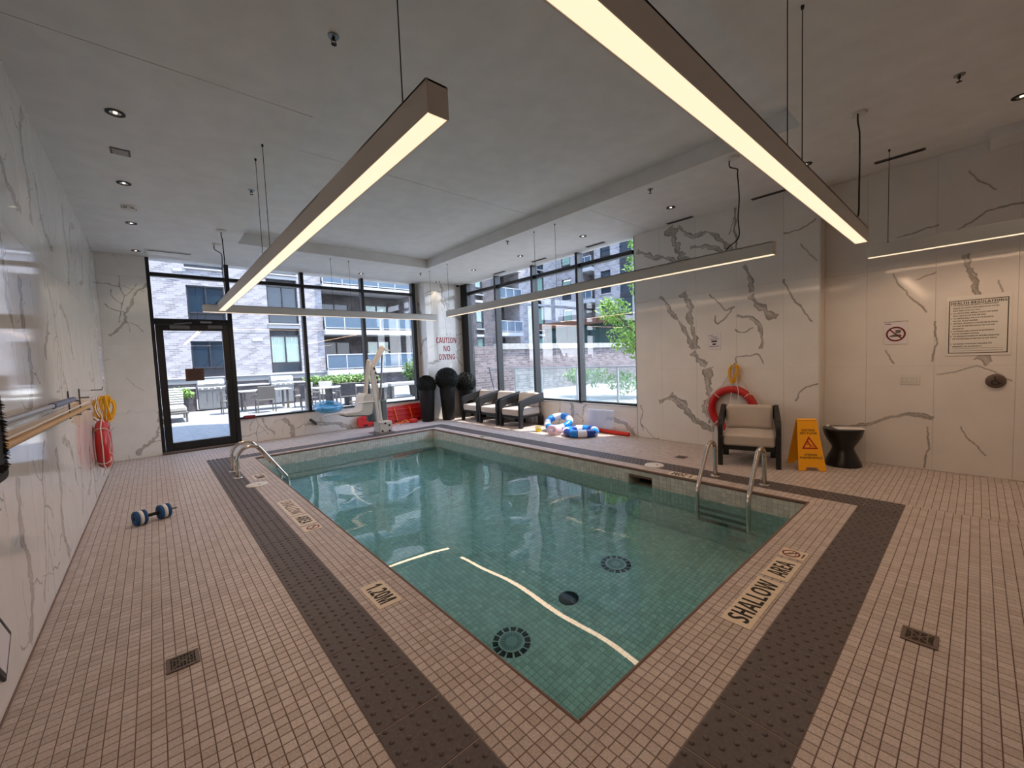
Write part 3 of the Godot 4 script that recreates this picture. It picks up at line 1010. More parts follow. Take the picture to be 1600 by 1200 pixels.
# ---------------------------------------------------------------- outside
func far_window(parent: Node3D, base: Transform3D, x0: float, x1: float, y0: float, y1: float, mode := 0) -> void:
	# window set into a facade: base maps (along, up, out); mode 1 curtains, 2 low panel
	var f := MB.new()
	var t := 0.07
	for r in [[x0, x0 + t, y0, y1], [x1 - t, x1, y0, y1], [x0, x1, y0, y0 + t], [x0, x1, y1 - t, y1]]:
		f.box(Vector3((r[0] + r[1]) / 2, (r[2] + r[3]) / 2, -0.10), Vector3(r[1] - r[0], r[3] - r[2], 0.12))
	var split := y0 + (y1 - y0) * 0.26
	f.box(Vector3((x0 + x1) / 2, split, -0.10), Vector3(x1 - x0, t, 0.12))
	if x1 - x0 > 1.3: f.box(Vector3((x0 + x1) / 2, (split + y1) / 2, -0.10), Vector3(t * 0.8, y1 - split, 0.1))
	var w := obj("window", f, M.darkpanel, parent, base)
	obj("pane", bx(Vector3((x0 + x1) / 2, (split + y1) / 2, -0.14), Vector3(x1 - x0 - t, y1 - split - t, 0.02)), M.greenglass if mode == 1 else M.farglass, w)
	obj("pane", bx(Vector3((x0 + x1) / 2, (split + y0) / 2, -0.14), Vector3(x1 - x0 - t, split - y0 - t, 0.02)), M.darkpanel if mode == 2 else M.farglass, w)
	obj("sill", bx(Vector3((x0 + x1) / 2, y0 - 0.04, -0.02), Vector3(x1 - x0 + 0.1, 0.08, 0.2)), M.slab, w)
	if mode == 1:
		var c := MB.new()
		var n := 26
		for i in n:
			var a := lerpf(x0 + 0.08, x1 - 0.08, float(i) / n)
			var b := lerpf(x0 + 0.08, x1 - 0.08, float(i + 1) / n)
			var za := -0.24 + (0.05 if i % 2 else 0.0)
			var zb := -0.24 + (0.0 if i % 2 else 0.05)
			c.quad(Vector3(a, split, za), Vector3(b, split, zb), Vector3(b, y1 - 0.15, zb), Vector3(a, y1 - 0.15, za), Vector3.BACK)
		obj("curtain", c, M.curtain, w)

func balcony(parent: Node3D, base: Transform3D, x0: float, x1: float, y: float, out: float, posts: int, deep := 1.6) -> void:
	# slab top at y; rail in front
	var s := obj("balcony_slab", bx(Vector3((x0 + x1) / 2, y - 0.17, out - (out + deep) / 2), Vector3(x1 - x0, 0.34, out + deep)), M.slab, parent, base)
	var zf := out - 0.05
	obj("rail", bx(Vector3((x0 + x1) / 2, y + 1.02, zf), Vector3(x1 - x0, 0.07, 0.08)), M.slab, s)
	obj("bottom_rail", bx(Vector3((x0 + x1) / 2, y + 0.10, zf), Vector3(x1 - x0, 0.05, 0.06)), M.slab, s)
	for i in posts + 1:
		var x := lerpf(x0 + 0.03, x1 - 0.03, float(i) / posts)
		obj("post", bx(Vector3(x, y + 0.5, zf), Vector3(0.06, 1.0, 0.06)), M.slab, s)
	for i in posts:
		var a := lerpf(x0 + 0.03, x1 - 0.03, float(i) / posts)
		var b := lerpf(x0 + 0.03, x1 - 0.03, float(i + 1) / posts)
		obj("glass_panel", bx(Vector3((a + b) / 2, y + 0.56, zf), Vector3(b - a - 0.06, 0.86, 0.02)), M.balglass, s)

func facade_part(called: String, parent: Node3D, base: Transform3D, x0: float, x1: float, y0: float, y1: float, z0: float, z1: float, m: Material) -> void:
	obj(called, span(x0, x1, y0, y1, z0, z1), m, parent, base)

func wall_with_holes(parent: Node3D, base: Transform3D, x0: float, x1: float, y0: float, y1: float, holes: Array, m: Material) -> void:
	# one column of openings [a, b, lo, hi], sorted upwards, all a..b wide
	var b := MB.new()
	var a0: float = holes[0][0]
	var a1: float = holes[0][1]
	if a0 > x0: b.box(Vector3((x0 + a0) / 2, (y0 + y1) / 2, -0.2), Vector3(a0 - x0, y1 - y0, 0.4))
	if x1 > a1: b.box(Vector3((x1 + a1) / 2, (y0 + y1) / 2, -0.2), Vector3(x1 - a1, y1 - y0, 0.4))
	var y := y0
	for h in holes:
		if h[2] > y: b.box(Vector3((a0 + a1) / 2, (y + h[2]) / 2, -0.2), Vector3(a1 - a0, h[2] - y, 0.4))
		y = h[3]
	if y1 > y: b.box(Vector3((a0 + a1) / 2, (y + y1) / 2, -0.2), Vector3(a1 - a0, y1 - y, 0.4))
	obj("wall", b, m, parent, base)

func leaf_mesh(l: float, w: float) -> ArrayMesh:
	var b := MB.new()
	var m := Vector3(0, 0.012, l * 0.5)
	b.flat(Vector3.ZERO, Vector3(w / 2, 0.0, l * 0.45), m, Vector3.UP)
	b.flat(Vector3.ZERO, m, Vector3(-w / 2, 0.0, l * 0.45), Vector3.UP)
	b.flat(m, Vector3(w / 2, 0, l * 0.45), Vector3(0, -0.01, l), Vector3.UP)
	b.flat(m, Vector3(0, -0.01, l), Vector3(-w / 2, 0, l * 0.45), Vector3.UP)
	return b.mesh()

func leaves(parent: Node3D, called: String, blobs: Array, count: int, size: float, m: Material, c0: Color, c1: Color) -> void:
	var xfs := []
	var cols := []
	for i in count:
		var bl: Array = blobs[rng.randi_range(0, blobs.size() - 1)]
		var d := Vector3(rng.randfn(), rng.randfn(), rng.randfn()).normalized()
		var p: Vector3 = bl[0] + d * bl[1] * pow(rng.randf(), 0.4) * Vector3(1, bl[2], 1)
		var b := Basis(Vector3.UP, rng.randf_range(0, TAU)) * Basis(Vector3.RIGHT, rng.randf_range(-1.2, 1.2)) * Basis(Vector3.BACK, rng.randf_range(-1, 1))
		xfs.append(Transform3D(b * Basis.from_scale(Vector3.ONE * rng.randf_range(0.7, 1.3)), p))
		cols.append(c0.lerp(c1, rng.randf()).srgb_to_linear())
	multi(called, leaf_mesh(size, size * 0.5), m, xfs, cols, parent)

func outdoor_chair(at: Vector3, yaw: float, label: String, m: Material) -> void:
	var t := thing("patio_chair", label, "chair", at, yaw, "chairs around the terrace tables")
	obj("seat", bx(Vector3(0, 0.44, 0), Vector3(0.52, 0.05, 0.50), 0.012), m, t)
	obj("backrest", bx(Vector3(0, 0.70, -0.25), Vector3(0.52, 0.46, 0.035), 0.012, Basis(Vector3.RIGHT, -0.12)), m, t)
	for s in [-1.0, 1.0]:
		for e in [-1.0, 1.0]:
			obj("leg", bx(Vector3(0.27 * s, 0.32 if e > 0 else 0.40, 0.23 * e), Vector3(0.035, 0.64 if e > 0 else 0.80, 0.035), 0.004), M.patio, t)
		obj("armrest", bx(Vector3(0.27 * s, 0.655, 0.0), Vector3(0.045, 0.03, 0.52), 0.006), M.patio, t)

func grill(at: Vector3, label: String) -> void:
	var t := thing("barbecue_grill", label, "grill", at, 0.0, "grills built into the terrace counter")
	obj("cabinet", bx(Vector3(0, 0.42, 0), Vector3(0.86, 0.74, 0.6), 0.01), M.alu, t)
	for s in [-1.0, 1.0]:
		var d := obj("door", bx(Vector3(0.212 * s, 0.42, 0.305), Vector3(0.40, 0.66, 0.02), 0.006), M.alu, t)
		obj("handle", bx(Vector3(-0.16 * s, 0.5, 0.33), Vector3(0.02, 0.3, 0.02), 0.004), M.steel, d)
	var c := obj("control_panel", bx(Vector3(0, 0.85, 0.02), Vector3(0.88, 0.13, 0.66), 0.02), M.alu, t)
	for i in 4:
		var k := MB.new()
		k.lathe([Vector2(0, 0.03), Vector2(0.026, 0.03), Vector2(0.03, 0.0)], 12, Transform3D(Basis(Vector3.RIGHT, PI / 2), Vector3(-0.3 + 0.2 * i, 0.85, 0.35)))
		obj("knob", k, M.plastic, c)
	var p := PackedVector2Array([Vector2(-0.30, 0), Vector2(0.30, 0), Vector2(0.29, 0.10), Vector2(0.22, 0.24), Vector2(0.10, 0.30), Vector2(-0.2, 0.30), Vector2(-0.3, 0.2)])
	var hm := MB.new()
	hm.prism(p, 0.84, Transform3D(Basis(Vector3(0, 0, 1), Vector3.UP, Vector3(-1, 0, 0)), Vector3(0, 0.92, 0)))
	var h := obj("hood", hm, M.alu, t)
	obj("hood_handle", bx(Vector3(0, 1.03, 0.34), Vector3(0.5, 0.025, 0.03), 0.006), M.steel, h)

func build_outside() -> void:
	struct("terrace", span(-14.0, 60.0, -0.22, -0.02, -29.0, -10.16), M.paver)
	struct("terrace_side", span(XR + 0.33, 60.0, -0.22, -0.02, -10.16, ZF + 6.0), M.paver)
	# building across the courtyard
	var Z := -28.5
	var F := Transform3D(Basis(), Vector3(0, 0, Z))
	var t := thing("courtyard_building", "pale brick apartment building with glass balconies, seen through the glazed door wall", "building")
	var top := 27.0
	var hs := []
	for k in 8: hs.append([1.69, 3.40, 1.2 + 3.05 * k if k < 2 else 1.15 + 3.03 * k, 3.2 + 3.05 * k])
	wall_with_holes(t, F, -14.0, 4.4, 1.14, top, hs, M.brick)
	for h in hs: far_window(t, F, h[0], h[1], h[2], h[3], 2)
	wall_with_holes(t, F, 4.4, 8.67, 1.14, top, [[5.53, 7.22, 1.26, 24.9]], M.brick)
	facade_part("dark_bay", t, F, 5.53, 7.22, 1.14, 25.0, -0.6, -0.34, M.darkpanel)
	for k in 8:
		far_window(t, F, 5.53, 7.22, 1.26 + 3.02 * k, 3.55 + 3.02 * k, 1 if k % 3 == 0 else 0)
		facade_part("spandrel_band", t, F, 5.53, 7.22, 3.98 + 3.02 * k, 4.18 + 3.02 * k, -0.3, -0.02, M.slab)
		facade_part("joint", t, F, -14.0, 5.5, 3.66 + 2.95 * k, 3.70 + 2.95 * k, 0.0, 0.006, M.flash)
	# balcony bay
	var R := Transform3D(Basis(), Vector3(0, 0, Z - 1.6))
	facade_part("bay_wall", t, R, 8.3, 15.4, 0.9, top, -0.6, -0.4, M.darkbrick)
	facade_part("bay_cheek", t, F, 8.37, 8.67, 0.9, top, -2.0, -0.39, M.brick)
	facade_part("bay_cheek", t, F, 15.0, 15.3, 0.9, top, -2.0, -0.39, M.brick)
	for k in 8:
		var y := 1.25 + 2.95 * k - (0.25 if k > 0 else 0.0)
		far_window(t, R, 9.0, 11.0, y + 0.05, y + 2.0, 0)
		far_window(t, R, 12.2, 14.0, y + 0.05, y + 2.05, 1)
		balcony(t, F, 8.67, 15.0, y, 0.35, 5)
	var rt := MB.new()
	for k in 4: rt.box(Vector3(9.2 + 0.62 * k, 4.0 + 0.52, 0.12), Vector3(0.22, 0.9, 0.05), Basis(Vector3.BACK, [0.1, 0.02, -0.22, 0.05][k]), 0.01)
	obj("red_banner", rt, M.redboard, t, F)
	facade_part("wall", t, F, 15.0, 20.8, 1.14, top, -0.38, 0.0, M.brick)
	facade_part("base_band", t, F, -14.0, 20.8, 0.85, 1.14, -0.45, 0.08, M.flash)
	facade_part("base_cap", t, F, -14.0, 20.8, 1.14, 1.20, -0.45, 0.12, M.slab)
	facade_part("base_wall", t, F, -14.0, 20.8, -0.1, 0.85, -0.4, 0.0, M.darkbrick)
	for q in [[1.2, 6.95], [4.6, 3.2], [0.9, 6.5]]:
		facade_part("vent_grille", t, F, q[0], q[0] + 0.55, q[1], q[1] + 0.16, 0.0, 0.03, M.slab)
	# dark section, pale piers and the wing, seen through window B
	t = thing("corner_building", "dark and pale brick apartment block with white balconies, left half of the side window view", "building")
	wall_with_holes(t, F, 20.8, 23.4, 1.14, top, [[21.2, 22.0, 1.3, 24.6]], M.darkbrick)
	facade_part("bay_wall", t, R, 23.1, 26.6, 0.9, top, -0.6, -0.4, M.darkbrick)
	facade_part("bay_cheek", t, F, 23.1, 23.4, 0.9, top, -2.0, -0.39, M.darkbrick)
	facade_part("bay_cheek", t, F, 26.3, 26.6, 0.9, top, -2.0, -0.39, M.brick)
	wall_with_holes(t, F, 26.3, 31.9, -0.1, top, [[28.7, 29.7, 1.3, 24.6]], M.brick)
	facade_part("strip_back", t, F, 21.0, 22.2, 1.3, 24.8, -0.6, -0.41, M.darkpanel)
	facade_part("strip_back", t, F, 28.5, 29.9, 1.3, 24.8, -0.6, -0.41, M.darkpanel)
	for k in 8:
		var y := 2.95 * k
		far_window(t, F, 21.2, 22.0, 1.3 + y, 3.5 + y, 1 if k < 4 else 0)
		facade_part("spandrel_band", t, F, 21.2, 22.0, 3.55 + y, 3.75 + y, -0.3, -0.01, M.slab)
		far_window(t, F, 28.7, 29.7, 1.3 + y, 3.6 + y, 1 if k < 3 else 0)
		facade_part("spandrel_band", t, F, 28.7, 29.7, 3.65 + y, 3.85 + y, -0.3, -0.01, M.slab)
		if k < 7:
			balcony(t, F, 23.4, 26.3, 3.95 + y, 0.4, 3)
			far_window(t, R, 23.7, 25.0, 4.0 + y, 6.05 + y, 0)
	t = thing("wing_building", "shaded pale brick wing with stacked windows, right half of the side window view", "building")
	var W := Transform3D(WR, Vector3(31.9, 0, 0))
	hs = []
	for k in 8: hs.append([-28.1, -26.9, 1.3 + 2.95 * k, 3.4 + 2.95 * k])
	wall_with_holes(t, W, -28.5, -25.5, -0.1, top, hs, M.brick)
	for h in hs: far_window(t, W, h[0], h[1], h[2], h[3], 1)
	facade_part("bay_wall", t, W, -25.8, -23.7, -0.1, top, -1.7, -1.45, M.darkbrick)
	facade_part("bay_cheek", t, W, -25.8, -25.5, -0.1, top, -1.45, -0.39, M.brick)
	facade_part("bay_cheek", t, W, -24.0, -23.7, -0.1, top, -1.45, -0.39, M.brick)
	for k in 8: balcony(t, W, -25.5, -24.0, 3.95 + 2.95 * (k - 1), 0.5, 2, 1.4)
	hs = []
	for k in 8: hs.append([-23.3, -22.2, 1.3 + 2.95 * k, 3.4 + 2.95 * k])
	wall_with_holes(t, W, -24.0, -21.2, -0.1, top, hs, M.brick)
	for h in hs: far_window(t, W, h[0], h[1], h[2], h[3], 0)
	facade_part("joint", t, W, -24.0, -21.2, 9.6, 9.64, 0.0, 0.006, M.flash)
	facade_part("glass_bay", t, W, -21.2, -20.0, -0.1, top - 1.0, -2.0, 0.0, M.farglass)
	for k in 8: facade_part("bay_band", t, W, -21.22, -19.98, 0.7 + 2.95 * k, 1.0 + 2.95 * k, -2.0, 0.03, M.darkpanel)
	# garden wall, glass pavilion behind it, glass balustrade in front
	t = thing("garden_wall", "long brown brick garden wall with a grey capped top behind the glass fence", "wall")
	obj("brickwork", span(11.55, 30.0, -0.1, 1.92, -14.2, -13.9), M.gardenbrick, t)
	obj("cap", span(11.5, 30.0, 1.95, 2.21, -14.25, -13.82), M.concrete, t)
	obj("cap_joint", span(11.5, 30.0, 1.90, 1.96, -14.22, -13.88), M.darkpanel, t)
	obj("pier", span(9.2, 11.55, -0.1, 2.1, -14.3, -13.95), M.gardenbrick, t)
	t = thing("glass_pavilion", "low flat roofed glass pavilion behind the brick garden wall", "building")
	obj("roof", span(21.8, 30.0, 3.65, 3.95, -22.0, -14.4), M.patio, t)
	obj("fascia", span(21.7, 21.8, 3.6, 3.98, -22.1, -14.4), M.wood, t)
	obj("glass_wall", span(22.6, 22.7, -0.1, 3.65, -21.6, -14.5), M.pavglass, t)
	obj("glass_wall", span(22.6, 30.0, -0.1, 3.65, -21.7, -21.6), M.pavglass, t)
	for k in 4: obj("post", span(22.55, 22.75, -0.1, 3.65, -21.6 + 2.0 * k, -21.5 + 2.0 * k), M.darkpanel, t)
	obj("inner_wall", span(27.0, 27.2, -0.1, 3.65, -21.6, -14.5), M.darkpanel, t)
	t = thing("glass_balustrade", "waist high glass fence with pale metal posts outside the side window", "fence")
	var ps := [-12.75, -11.2, -9.85, -8.3, -6.8, -5.3, -3.8]
	obj("top_rail", span(9.97, 10.03, 1.14, 1.19, ps[0], ps[-1], 0.006), M.alu, t)
	for i in ps.size():
		if i > 0: obj("post", span(9.97, 10.03, -0.02, 1.15, ps[i] - 0.025, ps[i] + 0.025, 0.005), M.alu, t)
		if i > 1: obj("glass_panel", span(9.995, 10.005, 0.05, 1.13, ps[i - 1] + 0.03, ps[i] - 0.03), M.greenglass, t)
	# tree
	t = thing("courtyard_tree", "leafy green tree at the right edge of the side window", "tree", Vector3(13.2, -0.02, -7.6))
	var tr := MB.new()
	tr.tube([Vector3(0, 0, 0), Vector3(0.05, 1.5, 0.02), Vector3(0.0, 3.0, -0.1), Vector3(0.1, 5.2, -0.1)], [0.11, 0.09, 0.07, 0.03], 8)
	for q in [[1.3, Vector3(0.5, 2.6, 1.0)], [1.8, Vector3(-0.5, 3.2, -1.2)], [2.4, Vector3(0.2, 4.2, -0.9)], [1.6, Vector3(-0.1, 2.0, -1.1)]]:
		tr.tube([Vector3(0.04, q[0], 0), q[1] * 0.55 + Vector3(0, q[0] * 0.4, 0), q[1]], [0.04, 0.03, 0.012], 6)
	obj("trunk", tr, M.bark, t)
	leaves(t, "foliage", [[Vector3(0, 2.2, -0.9), 0.75, 0.8], [Vector3(-0.2, 3.15, -1.35), 0.6, 0.8], [Vector3(0.1, 1.75, -0.35), 0.6, 0.9], [Vector3(0.3, 4.6, -0.3), 0.8, 0.9], [Vector3(0.1, 3.7, 0.1), 0.8, 0.8], [Vector3(0.4, 2.4, 0.7), 0.9, 0.9], [Vector3(0.0, 5.4, 0.0), 0.7, 0.8]], 3600, 0.15, M.leaf, Color(0.46, 0.58, 0.26), Color(0.74, 0.84, 0.48))
	t = thing("shrub", "low bright green shrubs growing behind the glass fence", "shrub", Vector3(12.2, -0.02, -9.2))
	leaves(t, "foliage", [[Vector3(0, 0.75, 0), 0.55, 0.6], [Vector3(0.1, 0.8, -1.0), 0.5, 0.6], [Vector3(0.2, 0.55, 1.0), 0.55, 0.7]], 1300, 0.13, M.leaf, Color(0.35, 0.48, 0.18), Color(0.60, 0.72, 0.35))
	# terrace kitchen
	t = thing("terrace_counter", "dark brick terrace counter with a pale worktop holding the grills", "counter", Vector3(0, -0.02, -20.2))
	obj("brick_base", span(-1.5, 1.22, 0.0, 0.86, -0.35, 0.30), M.darkbrick, t)
	obj("brick_base", span(2.20, 3.72, 0.0, 0.86, -0.35, 0.30), M.darkbrick, t)
	obj("brick_base", span(4.68, 5.1, 0.0, 0.86, -0.35, 0.30), M.darkbrick, t)
	obj("worktop", span(-1.55, 1.22, 0.86, 0.92, -0.4, 0.35, 0.01), M.slab, t)
	obj("worktop", span(2.20, 3.72, 0.86, 0.92, -0.4, 0.35, 0.01), M.slab, t)
	obj("worktop", span(4.68, 5.12, 0.86, 0.92, -0.4, 0.35, 0.01), M.slab, t)
	grill(Vector3(1.71, -0.02, -20.1), "steel terrace grill seen through the glass door")
	grill(Vector3(4.20, -0.02, -20.1), "steel terrace grill seen through the window right of the door, behind the round table")
	# sun lounger behind the door
	t = thing("sun_lounger", "white slatted sun lounger on the terrace, behind the glass door", "lounger", Vector3(0.25, -0.02, -16.9))
	obj("mattress", bx(Vector3(0, 0.40, 0.2), Vector3(0.95, 0.14, 1.4), 0.03), M.patiolight, t)
	for k in 7:
		obj("slat", bx(Vector3(0, 0.52 + 0.075 * k, -0.55 - 0.035 * k), Vector3(0.95, 0.055, 0.03), 0.005, Basis(Vector3.RIGHT, -0.4)), M.slab, t)
	obj("frame", bx(Vector3(0, 0.29, 0.1), Vector3(1.0, 0.06, 1.7), 0.01), M.patio, t)
	for s in [-1.0, 1.0]:
		for e in [-0.6, 0.85]:
			obj("leg", bx(Vector3(0.46 * s, 0.14, e), Vector3(0.05, 0.28, 0.05), 0.005), M.patio, t)
	# potted grass by the counter, patio sets
	t = thing("potted_fern", "fern with arching fronds in a dark pot beside the terrace grill", "plant", Vector3(0.72, -0.02, -19.3))
	var pot := MB.new()
	pot.lathe([Vector2(0, 0), Vector2(0.2, 0), Vector2(0.24, 0.55), Vector2(0.21, 0.55), Vector2(0.2, 0.5), Vector2(0, 0.5)], 20)
	obj("pot", pot, M.darkpanel, t)
	leaves(t, "fronds", [[Vector3(0, 0.72, 0), 0.38, 0.5]], 420, 0.16, M.leaf, Color(0.40, 0.52, 0.30), Color(0.66, 0.75, 0.50))
	var d := thing("terrace_table", "round topped terrace table in front of the grill counter", "table", Vector3(3.15, -0.02, -17.9))
	obj("tabletop", bx(Vector3(0, 0.73, 0), Vector3(1.7, 0.05, 1.0), 0.012), M.patiolight, d)
	for s in [-1.0, 1.0]:
		for e in [-1.0, 1.0]:
			obj("leg", bx(Vector3(0.7 * s, 0.35, 0.38 * e), Vector3(0.07, 0.70, 0.07), 0.006), M.patio, d)
	outdoor_chair(Vector3(2.95, -0.02, -16.7), PI, "taupe patio chair with its back to the window, in front of the terrace table", M.patio)
	outdoor_chair(Vector3(4.35, -0.02, -17.3), PI * 1.3, "taupe patio chair turned sideways at the right end of the terrace table", M.patiolight)
	outdoor_chair(Vector3(5.15, -0.02, -18.6), -PI / 2 - 0.1, "patio chair standing apart between the terrace table and the window mullion", M.patio)
	outdoor_chair(Vector3(2.0, -0.02, -17.6), PI / 2, "patio chair at the left end of the terrace table beside the door frame", M.patio)
	d = thing("dark_table", "dark legged terrace table with a pale top in front of the hedge planter", "table", Vector3(5.35, -0.02, -16.3))
	obj("tabletop", bx(Vector3(0, 0.73, 0), Vector3(1.9, 0.05, 0.95), 0.012), M.patiolight, d)
	obj("leg", bx(Vector3(-0.35, 0.35, 0), Vector3(0.12, 0.70, 0.5), 0.006), M.darkpanel, d)
	obj("leg", bx(Vector3(0.35, 0.35, 0), Vector3(0.12, 0.70, 0.5), 0.006), M.darkpanel, d)
	outdoor_chair(Vector3(5.15, -0.02, -14.9), PI, "black patio chair with its back to the window, behind the lift seat", M.darkpanel)
	outdoor_chair(Vector3(4.15, -0.02, -15.6), PI / 2, "dark patio chair left of the dark legged table, above the blue ring", M.darkpanel)
	outdoor_chair(Vector3(5.3, -0.02, -17.4), 0.0, "pale patio chair on the far side of the dark legged table", M.patiolight)
	t = thing("hedge_planter", "long dark planter box with a leafy green hedge on the terrace", "planter", Vector3(6.9, -0.02, -20.3))
	obj("box", bx(Vector3(0, 0.35, 0), Vector3(3.4, 0.70, 0.6), 0.02), M.darkpanel, t)
	var bl := []
	for k in 9: bl.append([Vector3(-1.5 + 0.37 * k, 0.86, 0.05), 0.3, 0.75])
	leaves(t, "foliage", bl, 2200, 0.15, M.leaf, Color(0.40, 0.50, 0.32), Color(0.72, 0.80, 0.60))
	t = thing("planter_sign", "small white notice on a stake at the end of the hedge planter", "sign", Vector3(8.15, -0.02, -19.6))
	obj("plate", bx(Vector3(0, 1.25, 0), Vector3(0.32, 0.36, 0.02), 0.004), M.paper, t)
	obj("stake", bx(Vector3(0, 0.55, -0.02), Vector3(0.03, 1.1, 0.02)), M.alu, t)
	for q in [[Vector3(7.1, -0.02, -16.9), 0.8, "small pale square terrace table behind the lift mast"], [Vector3(8.5, -0.02, -17.2), 1.5, "long pale terrace bench left of the potted shrub"]]:
		t = thing("terrace_bench", q[2], "bench", q[0])
		obj("top", bx(Vector3(0, 0.62, 0), Vector3(q[1], 0.16, 0.7), 0.03), M.patiolight, t)
		for s in [-1.0, 1.0]: obj("leg", bx(Vector3(s * (q[1] / 2 - 0.12), 0.27, 0), Vector3(0.12, 0.54, 0.6), 0.01), M.patio, t)
	t = thing("potted_shrub", "round green shrub in a dark tapered pot at the window corner outside", "plant", Vector3(9.5, -0.02, -18.0))
	pot = MB.new()
	pot.lathe([Vector2(0, 0), Vector2(0.22, 0), Vector2(0.32, 0.75), Vector2(0.28, 0.75), Vector2(0.27, 0.68), Vector2(0, 0.68)], 20)
	obj("pot", pot, M.darkpanel, t)
	leaves(t, "foliage", [[Vector3(0, 1.2, 0), 0.55, 1.0]], 900, 0.14, M.leaf, Color(0.28, 0.38, 0.20), Color(0.5, 0.6, 0.34))
	t = thing("umbrella_stand", "dark pole leaning against the brick wall outside the side window", "pole", Vector3(9.4, -0.02, -11.6))
	var pl := MB.new()
	pl.tube([Vector3(0, 0, 0), Vector3(0.05, 1.25, -0.45)], 0.022, 8)
	pl.box(Vector3(0.05, 1.24, -0.45), Vector3(0.12, 0.05, 0.05), Basis(), 0.01)
	obj("shaft", pl, M.darkpanel, t)

# ---------------------------------------------------------------- lamps
func linear_light(label: String, c: Vector3, length: float, along_z: bool, seams: Array, cables: Array, canopies: Array) -> void:
	# c: middle of the underside
	var t := thing("linear_light", label, "pendant lamp", c, PI / 2 if along_z else 0.0, "suspended linear lights")
	var w := 0.10
	var h := 0.13
	var b := MB.new()
	b.box(Vector3(0, h - 0.006, 0), Vector3(length, 0.012, w), Basis(), 0.002)
	for s in [-1.0, 1.0]:
		b.box(Vector3(0, h / 2, s * (w / 2 - 0.003)), Vector3(length, h, 0.006), Basis(), 0.0015)
		b.box(Vector3(s * (length / 2 - 0.003), h / 2, 0), Vector3(0.006, h, w - 0.012), Basis(), 0.0015)
	obj("housing", b, M.fixture, t)
	var cuts := [-length / 2 + 0.006]
	cuts.append_array(seams)
	cuts.append(length / 2 - 0.006)
	for i in cuts.size() - 1:
		obj("diffuser", bx(Vector3((cuts[i] + cuts[i + 1]) / 2, 0.006, 0), Vector3(cuts[i + 1] - cuts[i] - 0.004, 0.008, w - 0.014)), M.diffuser, t)
	var l := AreaLight3D.new()
	l.name = "tube_light"
	l.area_size = Vector2(length - 0.02, w - 0.014)
	l.area_normalize_energy = false
	l.light_color = Color(1.0, 0.83, 0.69)
	l.light_energy = 4.5
	l.area_range = 30.0
	l.area_attenuation = 2.0
	l.shadow_enabled = true
	t.add_child(l)
	l.position = Vector3(0, -0.004, 0)
	l.rotation.x = -PI / 2
	for x in cables:
		var k := MB.new()
		k.tube([Vector3(x, h, 0), Vector3(x, HC - c.y, 0)], 0.0028, 6)
		k.lathe([Vector2(0.0, HC - c.y - 0.022), Vector2(0.008, HC - c.y - 0.02), Vector2(0.010, HC - c.y)], 10, Transform3D(Basis(), Vector3(x, 0, 0)))
		k.lathe([Vector2(0.007, h), Vector2(0.006, h + 0.02), Vector2(0.0, h + 0.024)], 10, Transform3D(Basis(), Vector3(x, 0, 0)))
		obj("cable", k, M.black, t)
	for q in canopies:
		var x: float = q[0]
		var side: float = q[1]
		var top := HC - c.y
		var k := MB.new()
		k.lathe([Vector2(0, top - 0.022), Vector2(0.055, top - 0.020), Vector2(0.066, top - 0.004), Vector2(0.066, top)], 28, Transform3D(Basis(), Vector3(x + side * 0.05, 0, 0)))
		obj("canopy", k, M.plastic, t)
		var cd := MB.new()
		cd.tube(smooth([Vector3(x + side * 0.09, top - 0.02, 0), Vector3(x + side * 0.085, top - 0.09, 0.0), Vector3(x + side * 0.01, top - 0.14, 0.0), Vector3(x + 0.008, top - 0.20, 0.0), Vector3(x - 0.006, top - 0.45, 0.004), Vector3(x + 0.006, top - 0.65, 0.0), Vector3(x, h + 0.13, 0.0), Vector3(x + side * 0.10, h + 0.05, 0.0), Vector3(x + side * 0.14, h, 0.0)], 5), 0.0065, 8)
		obj("power_cord", cd, M.matte_black, t)

func build_lights() -> void:
	linear_light("lit linear pendant running away along the left side of the pool", Vector3(0.92, 2.47, -4.76), 6.67, true, [-0.145], [-3.05, 0.023, -0.312], [[2.67, 1.0]])
	linear_light("big lit linear pendant overhead, crossing the top of the picture to the right", Vector3(2.95, 2.47, -0.75), 4.40, false, [0.03], [0.20, -0.10], [[2.05, -1.0]])
	linear_light("thin lit linear pendant across the window wall at the far end", Vector3(2.87, 2.47, -8.34), 4.36, false, [0.06], [0.23, -0.12, 2.06], [[-1.87, -1.0]])
	linear_light("lit linear pendant above the right pool edge, in front of the side window", Vector3(4.90, 2.47, -4.50), 6.2, true, [0.15], [3.04, 0.386, -0.077], [[-2.756, 1.0]])
	linear_light("lit linear pendant at the far right in front of the health notice wall", Vector3(6.13, 2.47, 0.36), 2.4, true, [], [1.03], [])

